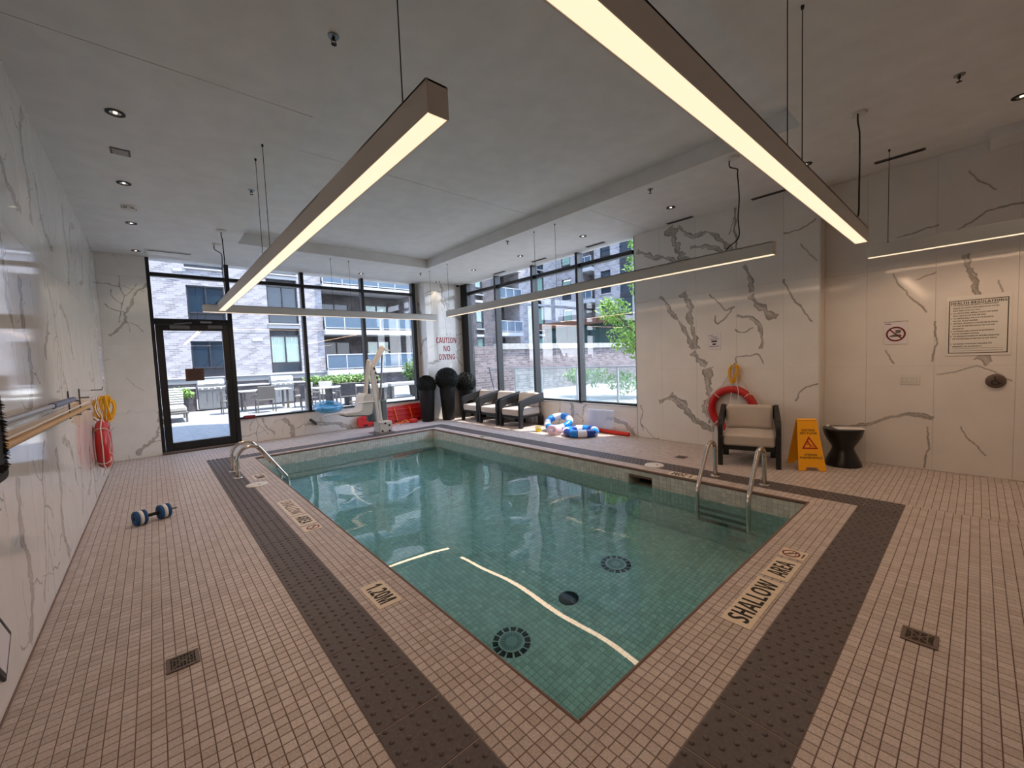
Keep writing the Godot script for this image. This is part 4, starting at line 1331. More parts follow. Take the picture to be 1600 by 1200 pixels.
func build_ceiling_fittings() -> void:
	var dl := [[-0.076, -4.588, "recessed downlight above the left wall, nearest of the row"], [-0.087, -6.203, "recessed downlight above the left wall, between the grey vent and the smoke detector"], [-0.072, -7.775, "recessed downlight above the left wall, just past the smoke detector"], [-0.064, -9.456, "recessed downlight in the far left ceiling corner by the door"], [3.74, -9.349, "recessed downlight above the middle of the window wall"], [5.76, -9.348, "recessed downlight above the corner column"], [5.74, -7.734, "recessed downlight near the column end of the side window"], [5.794, -6.193, "recessed downlight above the middle of the side window"], [5.804, -4.585, "recessed downlight near the marble end of the side window"], [5.772, -2.961, "recessed downlight above the veined marble wall"], [5.775, -1.34, "recessed downlight just behind the overhead pendant near the wall corner"], [5.804, 0.212, "recessed downlight cut by the right edge of the picture"]]
	for d in dl:
		var t := thing("downlight", d[2], "downlight", Vector3(d[0], HC, d[1]), 0.0, "recessed ceiling downlights")
		obj("trim", ring_mesh(0.036, 0.062, 0.006), M.black, t, Transform3D(Basis(Vector3.RIGHT, PI), Vector3.ZERO))
		var cone := MB.new()
		cone.lathe([Vector2(0.036, -0.005), Vector2(0.030, -0.002), Vector2(0.024, -0.0012), Vector2(0, -0.001)], 24)
		obj("reflector", cone, M.chrome, t)
		obj("lens", disc(0.013, 0.004, 16, 0.001), M.downlens, t, Transform3D(Basis(Vector3.RIGHT, PI), Vector3(0, -0.0015, 0)))
		var l := SpotLight3D.new()
		l.name = "spot_light"
		l.light_color = Color(1.0, 0.93, 0.82)
		l.light_energy = 0.35
		l.light_size = 0.012
		l.spot_angle = 42.0
		l.spot_range = 20.0
		l.spot_attenuation = 2.0
		l.spot_angle_attenuation = 0.6
		l.shadow_enabled = true
		t.add_child(l)
		l.position = Vector3(0, -0.0068, 0)
		l.rotation.x = -PI / 2
	for s in [[1.017, -5.639, "fire sprinkler head left of the paired pendant cables"], [1.012, -2.738, "fire sprinkler head at the top of the picture, left of the pendant end"], [4.93, -0.136, "fire sprinkler head in the upper right ceiling"], [4.895, -5.55, "fire sprinkler head beside the tray ceiling, above the side window"], [4.871, -8.645, "fire sprinkler head beside the far corner of the tray ceiling"], [4.924, -2.795, "fire sprinkler head beside the tray, above the veined marble wall"]]:
		var t := thing("sprinkler", s[2], "sprinkler", Vector3(s[0], HC, s[1]), 0.0, "ceiling sprinkler heads")
		obj("escutcheon", ring_mesh(0.0, 0.034, 0.006, 24), M.alu, t, Transform3D(Basis(Vector3.RIGHT, PI), Vector3.ZERO))
		var b := MB.new()
		b.tube([Vector3(0, -0.004, 0), Vector3(0, -0.028, 0)], 0.009, 10)
		b.tube([Vector3(-0.012, -0.02, 0), Vector3(-0.014, -0.04, 0), Vector3(0, -0.05, 0), Vector3(0.014, -0.04, 0), Vector3(0.012, -0.02, 0)], 0.003, 6)
		obj("head", b, M.black, t)
		obj("deflector", disc(0.017, 0.002, 16, 0.0005), M.black, t, Transform3D(Basis(), Vector3(0, -0.053, 0)))
	for s in [[6.423, -4.793, 0.42, "slot air diffuser at the marble end of the side window"], [6.355, -6.219, 0.42, "slot air diffuser above the middle of the side window"], [6.434, -7.644, 0.42, "slot air diffuser at the column end of the side window"], [6.438, -3.158, 0.42, "slot air diffuser above the left half of the marble wall"], [6.45, -1.916, 0.42, "slot air diffuser above the right half of the marble wall"], [6.43, -0.62, 0.42, "slot air diffuser above the recessed wall at the right"]]:
		var t := thing("slot_diffuser", s[3], "vent", Vector3(s[0], HC, s[1]), 0.0, "slot air diffusers along the window side")
		obj("frame", bx(Vector3(0, -0.004, 0), Vector3(0.075, 0.008, s[2]), 0.002), M.vent, t)
		for k in 2: obj("slot", bx(Vector3(-0.015 + 0.03 * k, -0.0085, 0), Vector3(0.016, 0.003, s[2] - 0.03)), M.matte_black, t)
	var t := thing("slot_diffuser", "long slot air diffuser in the ceiling above the glass door", "vent", Vector3(0.36, HC, -9.40), 0.0, "slot air diffusers along the window side")
	obj("frame", bx(Vector3(0, -0.006, 0), Vector3(0.62, 0.012, 0.34), 0.003), M.plastic, t)
	obj("slot", bx(Vector3(0.01, -0.0125, 0.13), Vector3(0.58, 0.003, 0.045)), M.matte_black, t)
	t = thing("ceiling_grille", "small grey rectangular grille between two downlights above the left wall", "vent", Vector3(-0.079, HC, -5.355))
	obj("frame", bx(Vector3(0, -0.004, 0), Vector3(0.14, 0.008, 0.14), 0.002), M.vent, t)
	for k in 5: obj("louvre", bx(Vector3(0, -0.009, -0.048 + 0.024 * k), Vector3(0.11, 0.003, 0.012)), M.fixture, t)
	t = thing("smoke_detector", "round white smoke detector in the row of downlights at the left", "detector", Vector3(-0.075, HC, -7.04))
	var b := MB.new()
	b.lathe([Vector2(0, -0.045), Vector2(0.04, -0.045), Vector2(0.06, -0.03), Vector2(0.075, -0.012), Vector2(0.078, 0.0)], 32)
	obj("body", b, M.plastic, t)
	for k in 6: obj("vent_slot", bx(Vector3(cos(k * TAU / 6) * 0.066, -0.026, sin(k * TAU / 6) * 0.066), Vector3(0.008, 0.008, 0.035), 0.0, Basis(Vector3.UP, -k * TAU / 6)), M.matte_black, t)
	t = thing("security_camera", "small dome security camera at the top of the corner column", "camera", Vector3(6.36, HC, -9.32))
	b = MB.new()
	b.lathe([Vector2(0.06, 0.0), Vector2(0.06, -0.03), Vector2(0.05, -0.04)], 24)
	obj("base", b, M.plastic, t)
	b = MB.new()
	var pr := []
	for k in 9: pr.append(Vector2(0.05 * cos(k * PI / 16), -0.04 - 0.05 * sin(k * PI / 16)))
	b.lathe(pr, 24)
	obj("dome", b, M.matte_black, t)

# ---------------------------------------------------------------- things around the pool
func build_poolside() -> void:
	# chrome ladder on the right side
	var t := thing("pool_ladder", "chrome three step pool ladder on the right pool edge in front of the armchair", "ladder", Vector3(5.0, 0, -1.795))
	for s in [-1.0, 1.0]:
		var z: float = 0.262 * s
		var p := [Vector3(0.0, 0, z), Vector3(0.0, 0.30, z)]
		p.append_array(arc(Vector3(-0.12, 0.31, z), Vector3.RIGHT, Vector3.UP, 0.12, 0.0, PI * 0.80, 9))
		p.append_array([Vector3(-0.44, 0.03, z), Vector3(-0.475, -0.05, z), Vector3(-0.49, -0.12, z), Vector3(-0.49, -0.55, z), Vector3(-0.47, -0.66, z), Vector3(-0.35, -0.84, z)])
		var b := MB.new()
		b.tube(smooth(p, 3), 0.0235, 14)
		obj("rail", b, M.chrome, t)
		obj("base_plate", disc(0.055, 0.014, 24, 0.004), M.chrome, t, Transform3D(Basis(), Vector3(0.0, 0.001, z)))
	for k in 3:
		obj("step", bx(Vector3(-0.49, -0.30 - 0.17 * k, 0), Vector3(0.07, 0.024, 0.50), 0.006), M.steel, t)
	# handrail on the left side
	t = thing("pool_handrail", "pair of curved chrome grab rails at the far left pool corner", "handrail", Vector3(0.80, 0, -7.015))
	for s in [-1.0, 1.0]:
		var z: float = 0.245 * s
		var p := [Vector3(0.0, 0, z), Vector3(0.0, 0.24, z)]
		p.append_array(arc(Vector3(0.17, 0.25, z), Vector3.LEFT, Vector3.UP, 0.17, 0.0, PI * 0.74, 9))
		p.append_array([Vector3(0.55, -0.03, z), Vector3(0.61, -0.14, z), Vector3(0.62, -0.36, z)])
		var b := MB.new()
		b.tube(smooth(p, 3), 0.0235, 14)
		obj("rail", b, M.chrome, t)
		obj("base_plate", disc(0.055, 0.014, 24, 0.004), M.chrome, t, Transform3D(Basis(), Vector3(0.0, 0.001, z)))
	for k in 2: obj("step", bx(Vector3(0.615, -0.24 - 0.2 * k, 0), Vector3(0.07, 0.024, 0.47), 0.006), M.steel, t)
	# skimmer lids
	for q in [[Vector3(0.925, 0.001, -6.17), "round white skimmer lid in the dark strip beside the left grab rails"], [Vector3(4.97, 0.001, -2.84), "round white skimmer lid in the dark strip left of the chrome ladder"]]:
		t = thing("skimmer_lid", q[1], "lid", q[0], 0.0, "skimmer lids in the deck")
		obj("cover", disc(0.125, 0.009, 40, 0.003), M.plastic, t)
		obj("finger_hole", disc(0.013, 0.002, 16, 0.0005), M.matte_black, t, Transform3D(Basis(), Vector3(0.02, 0.0085, 0.03)))
	# floor drains
	for q in [[Vector3(0.016, 0.001, -2.70), "floor drain with a slotted metal grate in the tiles left of the pool"], [Vector3(2.838, 0.001, -0.168), "floor drain with a slotted metal grate in the tiles at the lower right"], [Vector3(5.61, 0.001, -2.78), "small floor drain in the tiles near the armchair, past the skimmer lid"]]:
		t = thing("floor_drain", q[1], "drain", q[0], 0.0, "slotted deck drains")
		var w := 0.135
		obj("pit", bx(Vector3(0, 0.0012, 0), Vector3(w - 0.01, 0.0012, w - 0.01)), M.matte_black, t)
		var fr := MB.new()
		for s in [-1.0, 1.0]:
			fr.box(Vector3(s * (w / 2 - 0.009), 0.003, 0), Vector3(0.018, 0.006, w), Basis(), 0.0015)
			fr.box(Vector3(0, 0.003, s * (w / 2 - 0.009)), Vector3(w - 0.036, 0.006, 0.018), Basis(), 0.0015)
		obj("frame", fr, M.drain, t)
		var gr := MB.new()
		for k in 7:
			var a := -0.042 + 0.014 * k
			gr.box(Vector3(a, 0.0035, 0), Vector3(0.004, 0.003, w - 0.036))
		for k in 3: gr.box(Vector3(0, 0.0035, -0.028 + 0.028 * k), Vector3(w - 0.036, 0.003, 0.005))
		for s in [-1.0, 1.0]: gr.box(Vector3(0, 0.0036, 0), Vector3(0.13, 0.003, 0.006), Basis(Vector3.UP, s * PI / 4))
		obj("grate", gr, M.drain, t)
	# foam dumbbell
	t = thing("foam_dumbbell", "blue and white foam aqua dumbbell lying on the tiles by the left wall", "dumbbell", Vector3(-0.10, 0, -5.525))
	var ax := Vector3(0.27, 0, -0.10).normalized()
	var bs := Basis(ax, Vector3.UP, ax.cross(Vector3.UP))
	for s in [-1.0, 1.0]:
		for k in 3:
			var b := MB.new()
			var x: float = 0.098 * s + (k - 1) * 0.031
			b.lathe([Vector2(0.018, -0.015), Vector2(0.066, -0.0152), Vector2(0.071, -0.010), Vector2(0.071, 0.010), Vector2(0.066, 0.0152), Vector2(0.018, 0.015)], 32, Transform3D(bs * Basis(Vector3.BACK, -PI / 2), Vector3(0, 0.071, 0) + ax * x))
			obj("foam_disc", b, M.foamwhite if k == 1 else M.blue, t)
	var hb := MB.new()
	hb.tube([Vector3(0, 0.071, 0) - ax * 0.148, Vector3(0, 0.071, 0) + ax * 0.148], 0.0165, 16)
	obj("handle", hb, M.matte_black, t)
	t = thing("small_grate", "tiny dark metal strip on the tiles just behind the foam dumbbell", "strip", Vector3(0.045, 0.001, -5.86))
	obj("plate", bx(Vector3(0, 0.004, 0), Vector3(0.12, 0.008, 0.03), 0.002), M.drain, t)

func symbol_no_dive(t: Node3D, r: float, xf: Transform3D) -> void:
	obj("red_ring", ring_mesh(r * 0.80, r, 0.0012), M.darkred, t, xf)
	obj("red_bar", bx(Vector3(0, 0.0008, 0), Vector3(r * 1.7, 0.0012, r * 0.13), 0.0, Basis(Vector3.UP, -PI / 4)), M.darkred, t, xf)
	var b := MB.new()
	b.lathe([Vector2(0, 0.0), Vector2(r * 0.13, 0.0), Vector2(r * 0.13, 0.0007), Vector2(0, 0.0007)], 16, Transform3D(Basis(), Vector3(r * 0.28, 0, r * 0.10)))
	b.box(Vector3(-r * 0.05, 0.0004, -r * 0.12), Vector3(r * 0.5, 0.0007, r * 0.16), Basis(Vector3.UP, 0.5))
	b.box(Vector3(-r * 0.38, 0.0004, -r * 0.32), Vector3(r * 0.34, 0.0007, r * 0.12), Basis(Vector3.UP, 0.9))
	b.box(Vector3(r * 0.30, 0.0004, r * 0.34), Vector3(r * 0.36, 0.0007, r * 0.07), Basis(Vector3.UP, -0.9))
	for k in 3: b.box(Vector3(-r * 0.3 + r * 0.28 * k, 0.0004, r * 0.52), Vector3(r * 0.22, 0.0007, r * 0.07))
	obj("diver_figure", b, M.ink, t, xf)

func marker(label: String, at: Vector3, yaw: float, s: String, n: int, cell: float, high: float, letter: float, wide: float, group := "depth and area markers in the deck") -> Node3D:
	# a row of n tiles reading along local x, letters' tops towards local -z
	var t := thing("deck_marker", label, "marker", at, yaw, group)
	for i in n:
		obj("marker_tile", bx(Vector3((i - (n - 1) / 2.0) * cell, 0.0015, 0), Vector3(cell - 0.002, 0.003, high), 0.0008), M.marker, t)
	if s: text(t, s, letter, M.ink, Transform3D(FLAT_X, Vector3(0, 0.0034, letter * 0.0)), wide)
	return t

func build_markers() -> void:
	# near edge
	marker("pale deck marker tiles lettered SHALLOW in black, at the near pool edge", Vector3(2.613, 0.0, -0.855), 0.0, "SHALLOW", 4, 0.154, 0.155, 0.108, 0.78)
	marker("pale deck marker tiles lettered AREA in black, at the near pool edge", Vector3(3.125, 0.0, -0.855), 0.0, "AREA", 2, 0.165, 0.155, 0.108, 0.62)
	var t := marker("square no diving symbol tile at the end of the near SHALLOW AREA marker", Vector3(3.412, 0.0, -0.858), 0.0, "", 1, 0.155, 0.155, 0.1, 1.0)
	symbol_no_dive(t, 0.056, Transform3D(Basis(), Vector3(-0.005, 0.0035, -0.014)))
	text(t, "NO DIVING", 0.011, M.ink, Transform3D(FLAT_X, Vector3(0, 0.0034, 0.060)), 0.9)
	# left edge, read from the left
	marker("pale 1.20M depth marker at the near end of the left pool edge", Vector3(1.02, 0.0, -2.555), -PI / 2, "1.20M", 2, 0.165, 0.155, 0.108, 0.62)
	marker("worn pale SHALLOW marker tiles with faded letters at the left pool edge", Vector3(1.02, 0.0, -4.86), -PI / 2, "SHALLOW", 4, 0.154, 0.155, 0.105, 0.78).get_node("lettering").set("material_override", mat(Color(0.50, 0.42, 0.38), 0.7))
	marker("pale AREA marker tiles with black letters at the left pool edge", Vector3(1.02, 0.0, -4.36), -PI / 2, "AREA", 2, 0.165, 0.155, 0.108, 0.62)
	t = marker("square no diving symbol tile at the near end of the left AREA marker", Vector3(1.02, 0.0, -4.09), -PI / 2, "", 1, 0.155, 0.155, 0.1, 1.0)
	symbol_no_dive(t, 0.056, Transform3D(Basis(), Vector3(0, 0.0035, -0.012)))
	marker("pale 1.20M depth marker beside the skimmer lid at the left grab rails", Vector3(1.03, 0.0, -6.62), -PI / 2, "1.20M", 2, 0.165, 0.155, 0.108, 0.62)
	# right edge, read from the right
	marker("pale 1.20M depth marker between the ladder and the right skimmer lid, seen upside down", Vector3(4.785, 0.0, -2.36), PI / 2, "1.20M", 2, 0.165, 0.155, 0.108, 0.62)
	marker("pale 1.20M depth marker at the far end of the right pool edge", Vector3(4.785, 0.0, -6.35), PI / 2, "1.20M", 2, 0.165, 0.155, 0.108, 0.62)

# ---------------------------------------------------------------- chairs, planters
func armchair() -> Node3D:
	# front faces local +z; 0.70 wide, 0.74 deep
	var t := thing("armchair", "x", "armchair", Vector3.ZERO, 0.0, "black wicker armchairs")
	var w := 0.70
	for s in [-1.0, 1.0]:
		# arm: a broad woven band that rises from the floor and bends back
		var out := []
		for q in arc(Vector3(0.26, 0.50, 0), Vector3.RIGHT, Vector3.UP, 0.11, 0.0, PI / 2, 6): out.append(Vector2(q.x, q.y))
		var poly := PackedVector2Array([Vector2(0.29, 0.0), Vector2(0.37, 0.0)])
		for q in out: poly.append(q)
		poly.append_array(PackedVector2Array([Vector2(0.10, 0.645), Vector2(-0.20, 0.70), Vector2(-0.37, 0.725), Vector2(-0.37, 0.54), Vector2(-0.10, 0.505), Vector2(0.16, 0.475), Vector2(0.25, 0.44), Vector2(0.275, 0.36)]))
		var b := MB.new()
		b.prism(poly, 0.055, Transform3D(Basis(Vector3(0, 0, 1), Vector3(0, 1, 0), Vector3(-1, 0, 0)), Vector3((w / 2 - 0.0275) * s, 0, 0)))
		obj("arm", b, M.woven, t)
		obj("leg", bx(Vector3((w / 2 - 0.05) * s, 0.105, -0.30), Vector3(0.09, 0.21, 0.10), 0.006), M.woven, t)
	obj("back_band", bx(Vector3(0, 0.62, -0.355), Vector3(w - 0.11, 0.19, 0.04), 0.01), M.woven, t)
	obj("seat_frame", bx(Vector3(0, 0.235, 0.0), Vector3(w - 0.11, 0.055, 0.68), 0.006), M.black, t)
	var b := MB.new()
	b.cushion(Vector3(0, 0.335, 0.03), Vector3(w - 0.115, 0.15, 0.64), 0.035, Basis(), 0.02)
	obj("seat_cushion", b, M.cloth, t)
	b = MB.new()
	b.cushion(Vector3(0, 0.565, -0.235), Vector3(w - 0.13, 0.16, 0.34), 0.055, Basis(Vector3.RIGHT, PI / 2 - 0.2), 0.045)
	obj("back_cushion", b, M.cloth, t)
	return t

func build_chairs_and_planters() -> void:
	var a := armchair()
	var spots := [[Vector3(5.985, 0.001, -2.02), -1.256, "armchair with pale cushions standing alone in front of the red life ring"], [Vector3(6.20, 0.001, -6.78), -PI / 2, "armchair with pale cushions under the side window, nearest to the float pile"], [Vector3(6.20, 0.001, -7.56), -PI / 2, "armchair with pale cushions under the side window, middle of the row of three"], [Vector3(6.24, 0.001, -8.36), -PI / 2, "armchair with pale cushions under the side window, next to the black topiaries"]]
	for i in 4:
		var o := a
		if i > 0:
			o = a.duplicate()
			o.name = numbered("armchair")
			add_child(o)
		o.position = spots[i][0]
		o.rotation.y = spots[i][1]
		o.set_meta("label", spots[i][2])
	for q in [[Vector3(5.24, 0, -9.30), 0.235, 0.93, "clipped black ball topiary in a tall black planter, leftmost of the three at the column"], [Vector3(5.72, 0, -9.08), 0.29, 1.06, "largest black ball topiary in a tall black planter, middle of the three at the column"], [Vector3(6.36, 0, -9.16), 0.275, 0.92, "clipped black ball topiary in a tall black planter, beside the window armchairs"]]:
		var t := thing("potted_topiary", q[3], "potted plant", q[0], 0.0, "black topiaries by the column")
		var r: float = q[1]
		var y: float = q[2]
		var b := MB.new()
		b.lathe([Vector2(0, 0), Vector2(0.145, 0), Vector2(0.155, 0.01), Vector2(0.205, y - r * 0.55), Vector2(0.21, y - r * 0.5), Vector2(0.19, y - r * 0.5), Vector2(0.185, y - r * 0.55), Vector2(0, y - r * 0.6)], 32)
		obj("planter", b, M.black, t)
		b = MB.new()
		var pr := []
		for k in 17: pr.append(Vector2(r * 0.94 * sin(PI * k / 16), y - r * 0.94 * cos(PI * k / 16)))
		b.lathe(pr, 32)
		var core := obj("crown", b, M.leafdark, t)
		var xfs := []
		var lm := leaf_mesh(0.05, 0.026)
		for k in 1500:
			var d := Vector3(rng.randfn(), rng.randfn(), rng.randfn()).normalized()
			var up := Vector3.UP if absf(d.y) < 0.9 else Vector3.RIGHT
			var bb := Basis.looking_at(-d, up) * Basis(Vector3.UP, rng.randf_range(-0.9, 0.9)) * Basis(Vector3.RIGHT, rng.randf_range(-0.9, 0.9))
			xfs.append(Transform3D(bb, Vector3(0, y, 0) + d * r * 0.92))
		multi("leaf_cover", lm, M.leafdark, xfs, [], core)
	# folding wet floor sign
	var t := thing("wet_floor_sign", "yellow folding wet floor sign standing beside the single armchair", "floor sign", Vector3(6.09, 0.001, -1.40))
	t.rotation.y = -1.02
	for s in [1.0, -1.0]:
		var lean := 0.30
		var L := 0.62
		var base := Transform3D(Basis(Vector3.RIGHT, -lean) if s > 0 else Basis(Vector3.UP, PI) * Basis(Vector3.RIGHT, -lean), Vector3(0, 0, 0.195 * s))
		var p := PackedVector2Array([Vector2(-0.145, 0), Vector2(-0.075, 0), Vector2(-0.055, 0.045), Vector2(0.055, 0.045), Vector2(0.075, 0), Vector2(0.145, 0), Vector2(0.105, L), Vector2(-0.105, L)])
		var b := MB.new()
		b.prism(p, 0.018)
		var leaf := obj("board", b, M.yellow, t, base)
		var fc := 0.0094
		text(leaf, "CAUTION\nWET FLOOR", 0.026, M.ink, Transform3D(Basis(), Vector3(0, 0.475, fc)), 0.9, 0.001, -8.0)
		text(leaf, "ATTENTION\nPLANCHER MOUILLÉ", 0.024, M.ink, Transform3D(Basis(), Vector3(0, 0.175, fc)), 0.72, 0.001, -6.0)
		var tri := MB.new()
		var o := [Vector2(0, 0.42), Vector2(0.085, 0.265), Vector2(-0.085, 0.265)]
		var ii := [Vector2(0, 0.388), Vector2(0.059, 0.281), Vector2(-0.059, 0.281)]
		for k in 3:
			var l := (k + 1) % 3
			tri.prism(PackedVector2Array([o[k], o[l], ii[l], ii[k]]), 0.0012, Transform3D(Basis(), Vector3(0, 0, fc)))
		obj("warning_triangle", tri, M.redink, leaf)
		var fig := MB.new()
		fig.lathe([Vector2(0, 0), Vector2(0.010, 0), Vector2(0.010, 0.001), Vector2(0, 0.001)], 12, Transform3D(Basis(Vector3.RIGHT, PI / 2), Vector3(-0.016, 0.352, fc)))
		fig.box(Vector3(-0.004, 0.328, fc), Vector3(0.014, 0.045, 0.0012), Basis(Vector3.BACK, 0.5))
		fig.box(Vector3(0.020, 0.305, fc), Vector3(0.009, 0.050, 0.0012), Basis(Vector3.BACK, 0.9))
		fig.box(Vector3(0.004, 0.298, fc), Vector3(0.009, 0.035, 0.0012), Basis(Vector3.BACK, -0.2))
		fig.box(Vector3(-0.022, 0.322, fc), Vector3(0.007, 0.038, 0.0012), Basis(Vector3.BACK, -0.7))
		obj("falling_figure", fig, M.redink, leaf)
	obj("hinge_top", bx(Vector3(0, 0.597, 0), Vector3(0.21, 0.03, 0.05), 0.01), M.yellow, t)
	# hourglass stool
	t = thing("hourglass_stool", "black hourglass side table against the right wall", "side table", Vector3(6.47, 0.001, -1.10))
	var b := MB.new()
	b.lathe([Vector2(0, 0), Vector2(0.185, 0), Vector2(0.192, 0.008), Vector2(0.188, 0.03), Vector2(0.15, 0.12), Vector2(0.118, 0.19), Vector2(0.110, 0.22), Vector2(0.118, 0.25), Vector2(0.155, 0.31), Vector2(0.188, 0.375), Vector2(0.205, 0.44), Vector2(0.207, 0.462), Vector2(0.203, 0.470), Vector2(0, 0.470)], 48)
	obj("body", b, mat(Color(0.025, 0.022, 0.022), 0.3), t)
	t = thing("magazine", "pale open magazine lying on the black hourglass table", "magazine", Vector3(6.46, 0.472, -1.05), 0.5)
	obj("cover", bx(Vector3(0, 0.003, 0), Vector3(0.21, 0.006, 0.28), 0.001), M.plastic, t)
	obj("page", bx(Vector3(-0.02, 0.007, 0.01), Vector3(0.15, 0.002, 0.27)), M.paper, t)
	obj("spine", bx(Vector3(0.06, 0.0075, 0), Vector3(0.008, 0.003, 0.27)), M.darkpanel, t)
	t = thing("small_cup", "tiny pale cap at the left edge of the black hourglass table", "cap", Vector3(6.47, 0.472, -1.255))
	b = MB.new()
	b.lathe([Vector2(0, 0), Vector2(0.018, 0), Vector2(0.02, 0.004), Vector2(0.017, 0.024), Vector2(0.012, 0.028), Vector2(0, 0.028)], 20)
	obj("cap_body", b, M.plastic, t)

# ---------------------------------------------------------------- pool lift
func beam(a: Vector3, b: Vector3, w: float, d: float, ch := 0.012) -> MB:
	var y := (b - a).normalized()
	var x := y.cross(Vector3.BACK).normalized()
	var k := MB.new()
	k.box((a + b) / 2, Vector3(w, (b - a).length(), d), Basis(x, y, x.cross(y)), ch)
	return k

func build_lift() -> void:
	var o := Vector3(3.74, 0, -8.66)
	var t := thing("pool_lift", "cream pool access lift with a hanging seat, standing at the far pool edge", "pool lift", o)
	var V := func(x: float, y: float, z := 0.0) -> Vector3: return Vector3(x, y, -8.68 + z) - o
	obj("foot_plate", span(-0.24, 0.20, 0.001, 0.02, -0.20, 0.20, 0.004), M.steel, t)
	var bs := obj("base_box", span(-0.14, 0.15, 0.02, 0.26, -0.16, 0.17, 0.012), M.cream, t)
	for q in [[-0.08, 0.06], [0.08, 0.05], [0.08, 0.17], [-0.01, 0.22]]:
		var k := MB.new()
		k.lathe([Vector2(0.02, 0), Vector2(0.02, 0.012), Vector2(0, 0.014)], 14, Transform3D(Basis(Vector3.RIGHT, PI / 2), Vector3(q[0], q[1], 0.17)))
		obj("bolt_cap", k, M.matte_black, bs)
	obj("mast", beam(V.call(3.635, 0.2, 0.05), V.call(3.545, 1.40, 0.05), 0.075, 0.06), M.cream, t)
	obj("mast", beam(V.call(3.745, 0.2, -0.05), V.call(3.65, 1.45, -0.05), 0.065, 0.06), M.cream, t)
	var am := obj("upper_arm", beam(V.call(3.52, 1.33), V.call(3.87, 1.90), 0.115, 0.09, 0.03), M.cream, t)
	obj("lever", beam(V.call(3.86, 1.83), V.call(4.01, 1.80), 0.035, 0.04, 0.01), M.cream, am)
	for q in [[3.57, 1.42], [3.60, 1.32], [3.62, 1.22], [3.63, 1.12]]:
		obj("dark_label", bx(V.call(q[0] + 0.03, q[1], 0.088), Vector3(0.035, 0.06, 0.006), 0.002), M.matte_black, am)
	obj("link_arm", beam(V.call(3.50, 1.62, 0.07), V.call(3.375, 0.86, 0.07), 0.09, 0.05, 0.02), M.cream, t)
	var pv := MB.new()
	pv.box(V.call(3.53, 1.42, 0.05), Vector3(0.15, 0.20, 0.05), Basis(Vector3.BACK, 0.2), 0.02)
	obj("pivot_plate", pv, M.cream, t)
	var rd := MB.new()
	rd.tube([V.call(3.835, 1.72), V.call(3.735, 0.72)], 0.02, 12)
	obj("actuator_rod", rd, M.steel, t)
	obj("actuator_body", bx(V.call(3.83, 0.48, -0.09), Vector3(0.13, 0.46, 0.12), 0.02), M.liftgrey, t)
	obj("battery_box", bx(V.call(3.55, 0.50, -0.12), Vector3(0.17, 0.48, 0.12), 0.02), M.liftgrey, t)
	# seat: back, pan, arm
	var p := PackedVector2Array()
	for q in arc(Vector3(0, 0.90, 0), Vector3.LEFT, Vector3.UP, 0.09, 0.0, PI, 10): p.append(Vector2(q.x, q.y))
	p.append_array(PackedVector2Array([Vector2(0.10, 0.52), Vector2(-0.10, 0.50)]))
	var b := MB.new()
	var sx := 3.315 - o.x
	# side view: back slightly curved, pan forward (to -x)
	var prof := PackedVector2Array([Vector2(-0.50, 0.545), Vector2(-0.22, 0.555), Vector2(-0.15, 0.60), Vector2(-0.12, 0.74), Vector2(-0.10, 0.86), Vector2(-0.04, 0.915), Vector2(0.04, 0.90), Vector2(0.085, 0.80), Vector2(0.075, 0.62), Vector2(0.055, 0.50), Vector2(-0.02, 0.46), Vector2(-0.49, 0.505)])
	b.prism(prof, 0.44, Transform3D(Basis(), Vector3(sx + 0.02, 0, 0.12)))
	var seat := obj("seat", b, M.cream, t)
	obj("seat_underside", bx(Vector3(sx - 0.20, 0.475, 0.12), Vector3(0.52, 0.03, 0.40), 0.01, Basis(Vector3.BACK, -0.06)), M.liftgrey, seat)
	obj("seat_bracket", bx(Vector3(sx + 0.10, 0.55, 0.12), Vector3(0.10, 0.26, 0.30), 0.02), M.liftgrey, seat)
	for s in [-1.0, 1.0]:
		obj("armrest", bx(Vector3(sx - 0.04, 0.735, 0.12 + 0.25 * s), Vector3(0.34, 0.028, 0.035), 0.008), M.plastic, seat)
	var c := MB.new()
	c.tube(smooth([Vector3(sx - 0.48, 0.52, 0.2), Vector3(sx - 0.62, 0.53, 0.05), Vector3(sx - 0.72, 0.42, -0.5), Vector3(2.86 - o.x, 0.21, -9.79 - o.z), Vector3(2.76 - o.x, 0.21, -9.81 - o.z), Vector3(2.705 - o.x, 0.23, -9.815 - o.z)], 6), 0.011, 8)
	obj("control_cord", c, M.cream, t)
	t = thing("hand_control", "dark lift hand control with buttons resting against the low marble wall", "remote", Vector3(2.645, 0.275, -9.832))
	t.rotation.z = -0.75
	obj("case", bx(Vector3.ZERO, Vector3(0.20, 0.055, 0.04), 0.012), M.darkpanel, t)
	for k in 4: obj("button", bx(Vector3(-0.06 + 0.04 * k, 0, 0.021), Vector3(0.022, 0.022, 0.006), 0.003), M.vent, t)
	# red rescue board behind the lift
	t = thing("rescue_board", "long red plastic rescue board leaning on its side against the low marble wall", "rescue board", Vector3(4.45, 0.0, -9.70))
	t.rotation.x = -0.16
	b = MB.new()
	b.prism(PackedVector2Array([Vector2(-0.88, 0.10), Vector2(-0.84, 0.02), Vector2(0.80, 0.0), Vector2(0.88, 0.06), Vector2(0.88, 0.40), Vector2(0.80, 0.46), Vector2(-0.62, 0.40), Vector2(-0.66, 0.30), Vector2(-0.86, 0.25)]), 0.04)
	obj("board", b, M.redboard, t)
	for k in 3:
		obj("rib", bx(Vector3(0.02, 0.09 + 0.12 * k, 0.03), Vector3(1.55, 0.05, 0.03), 0.01), M.redboard, t)
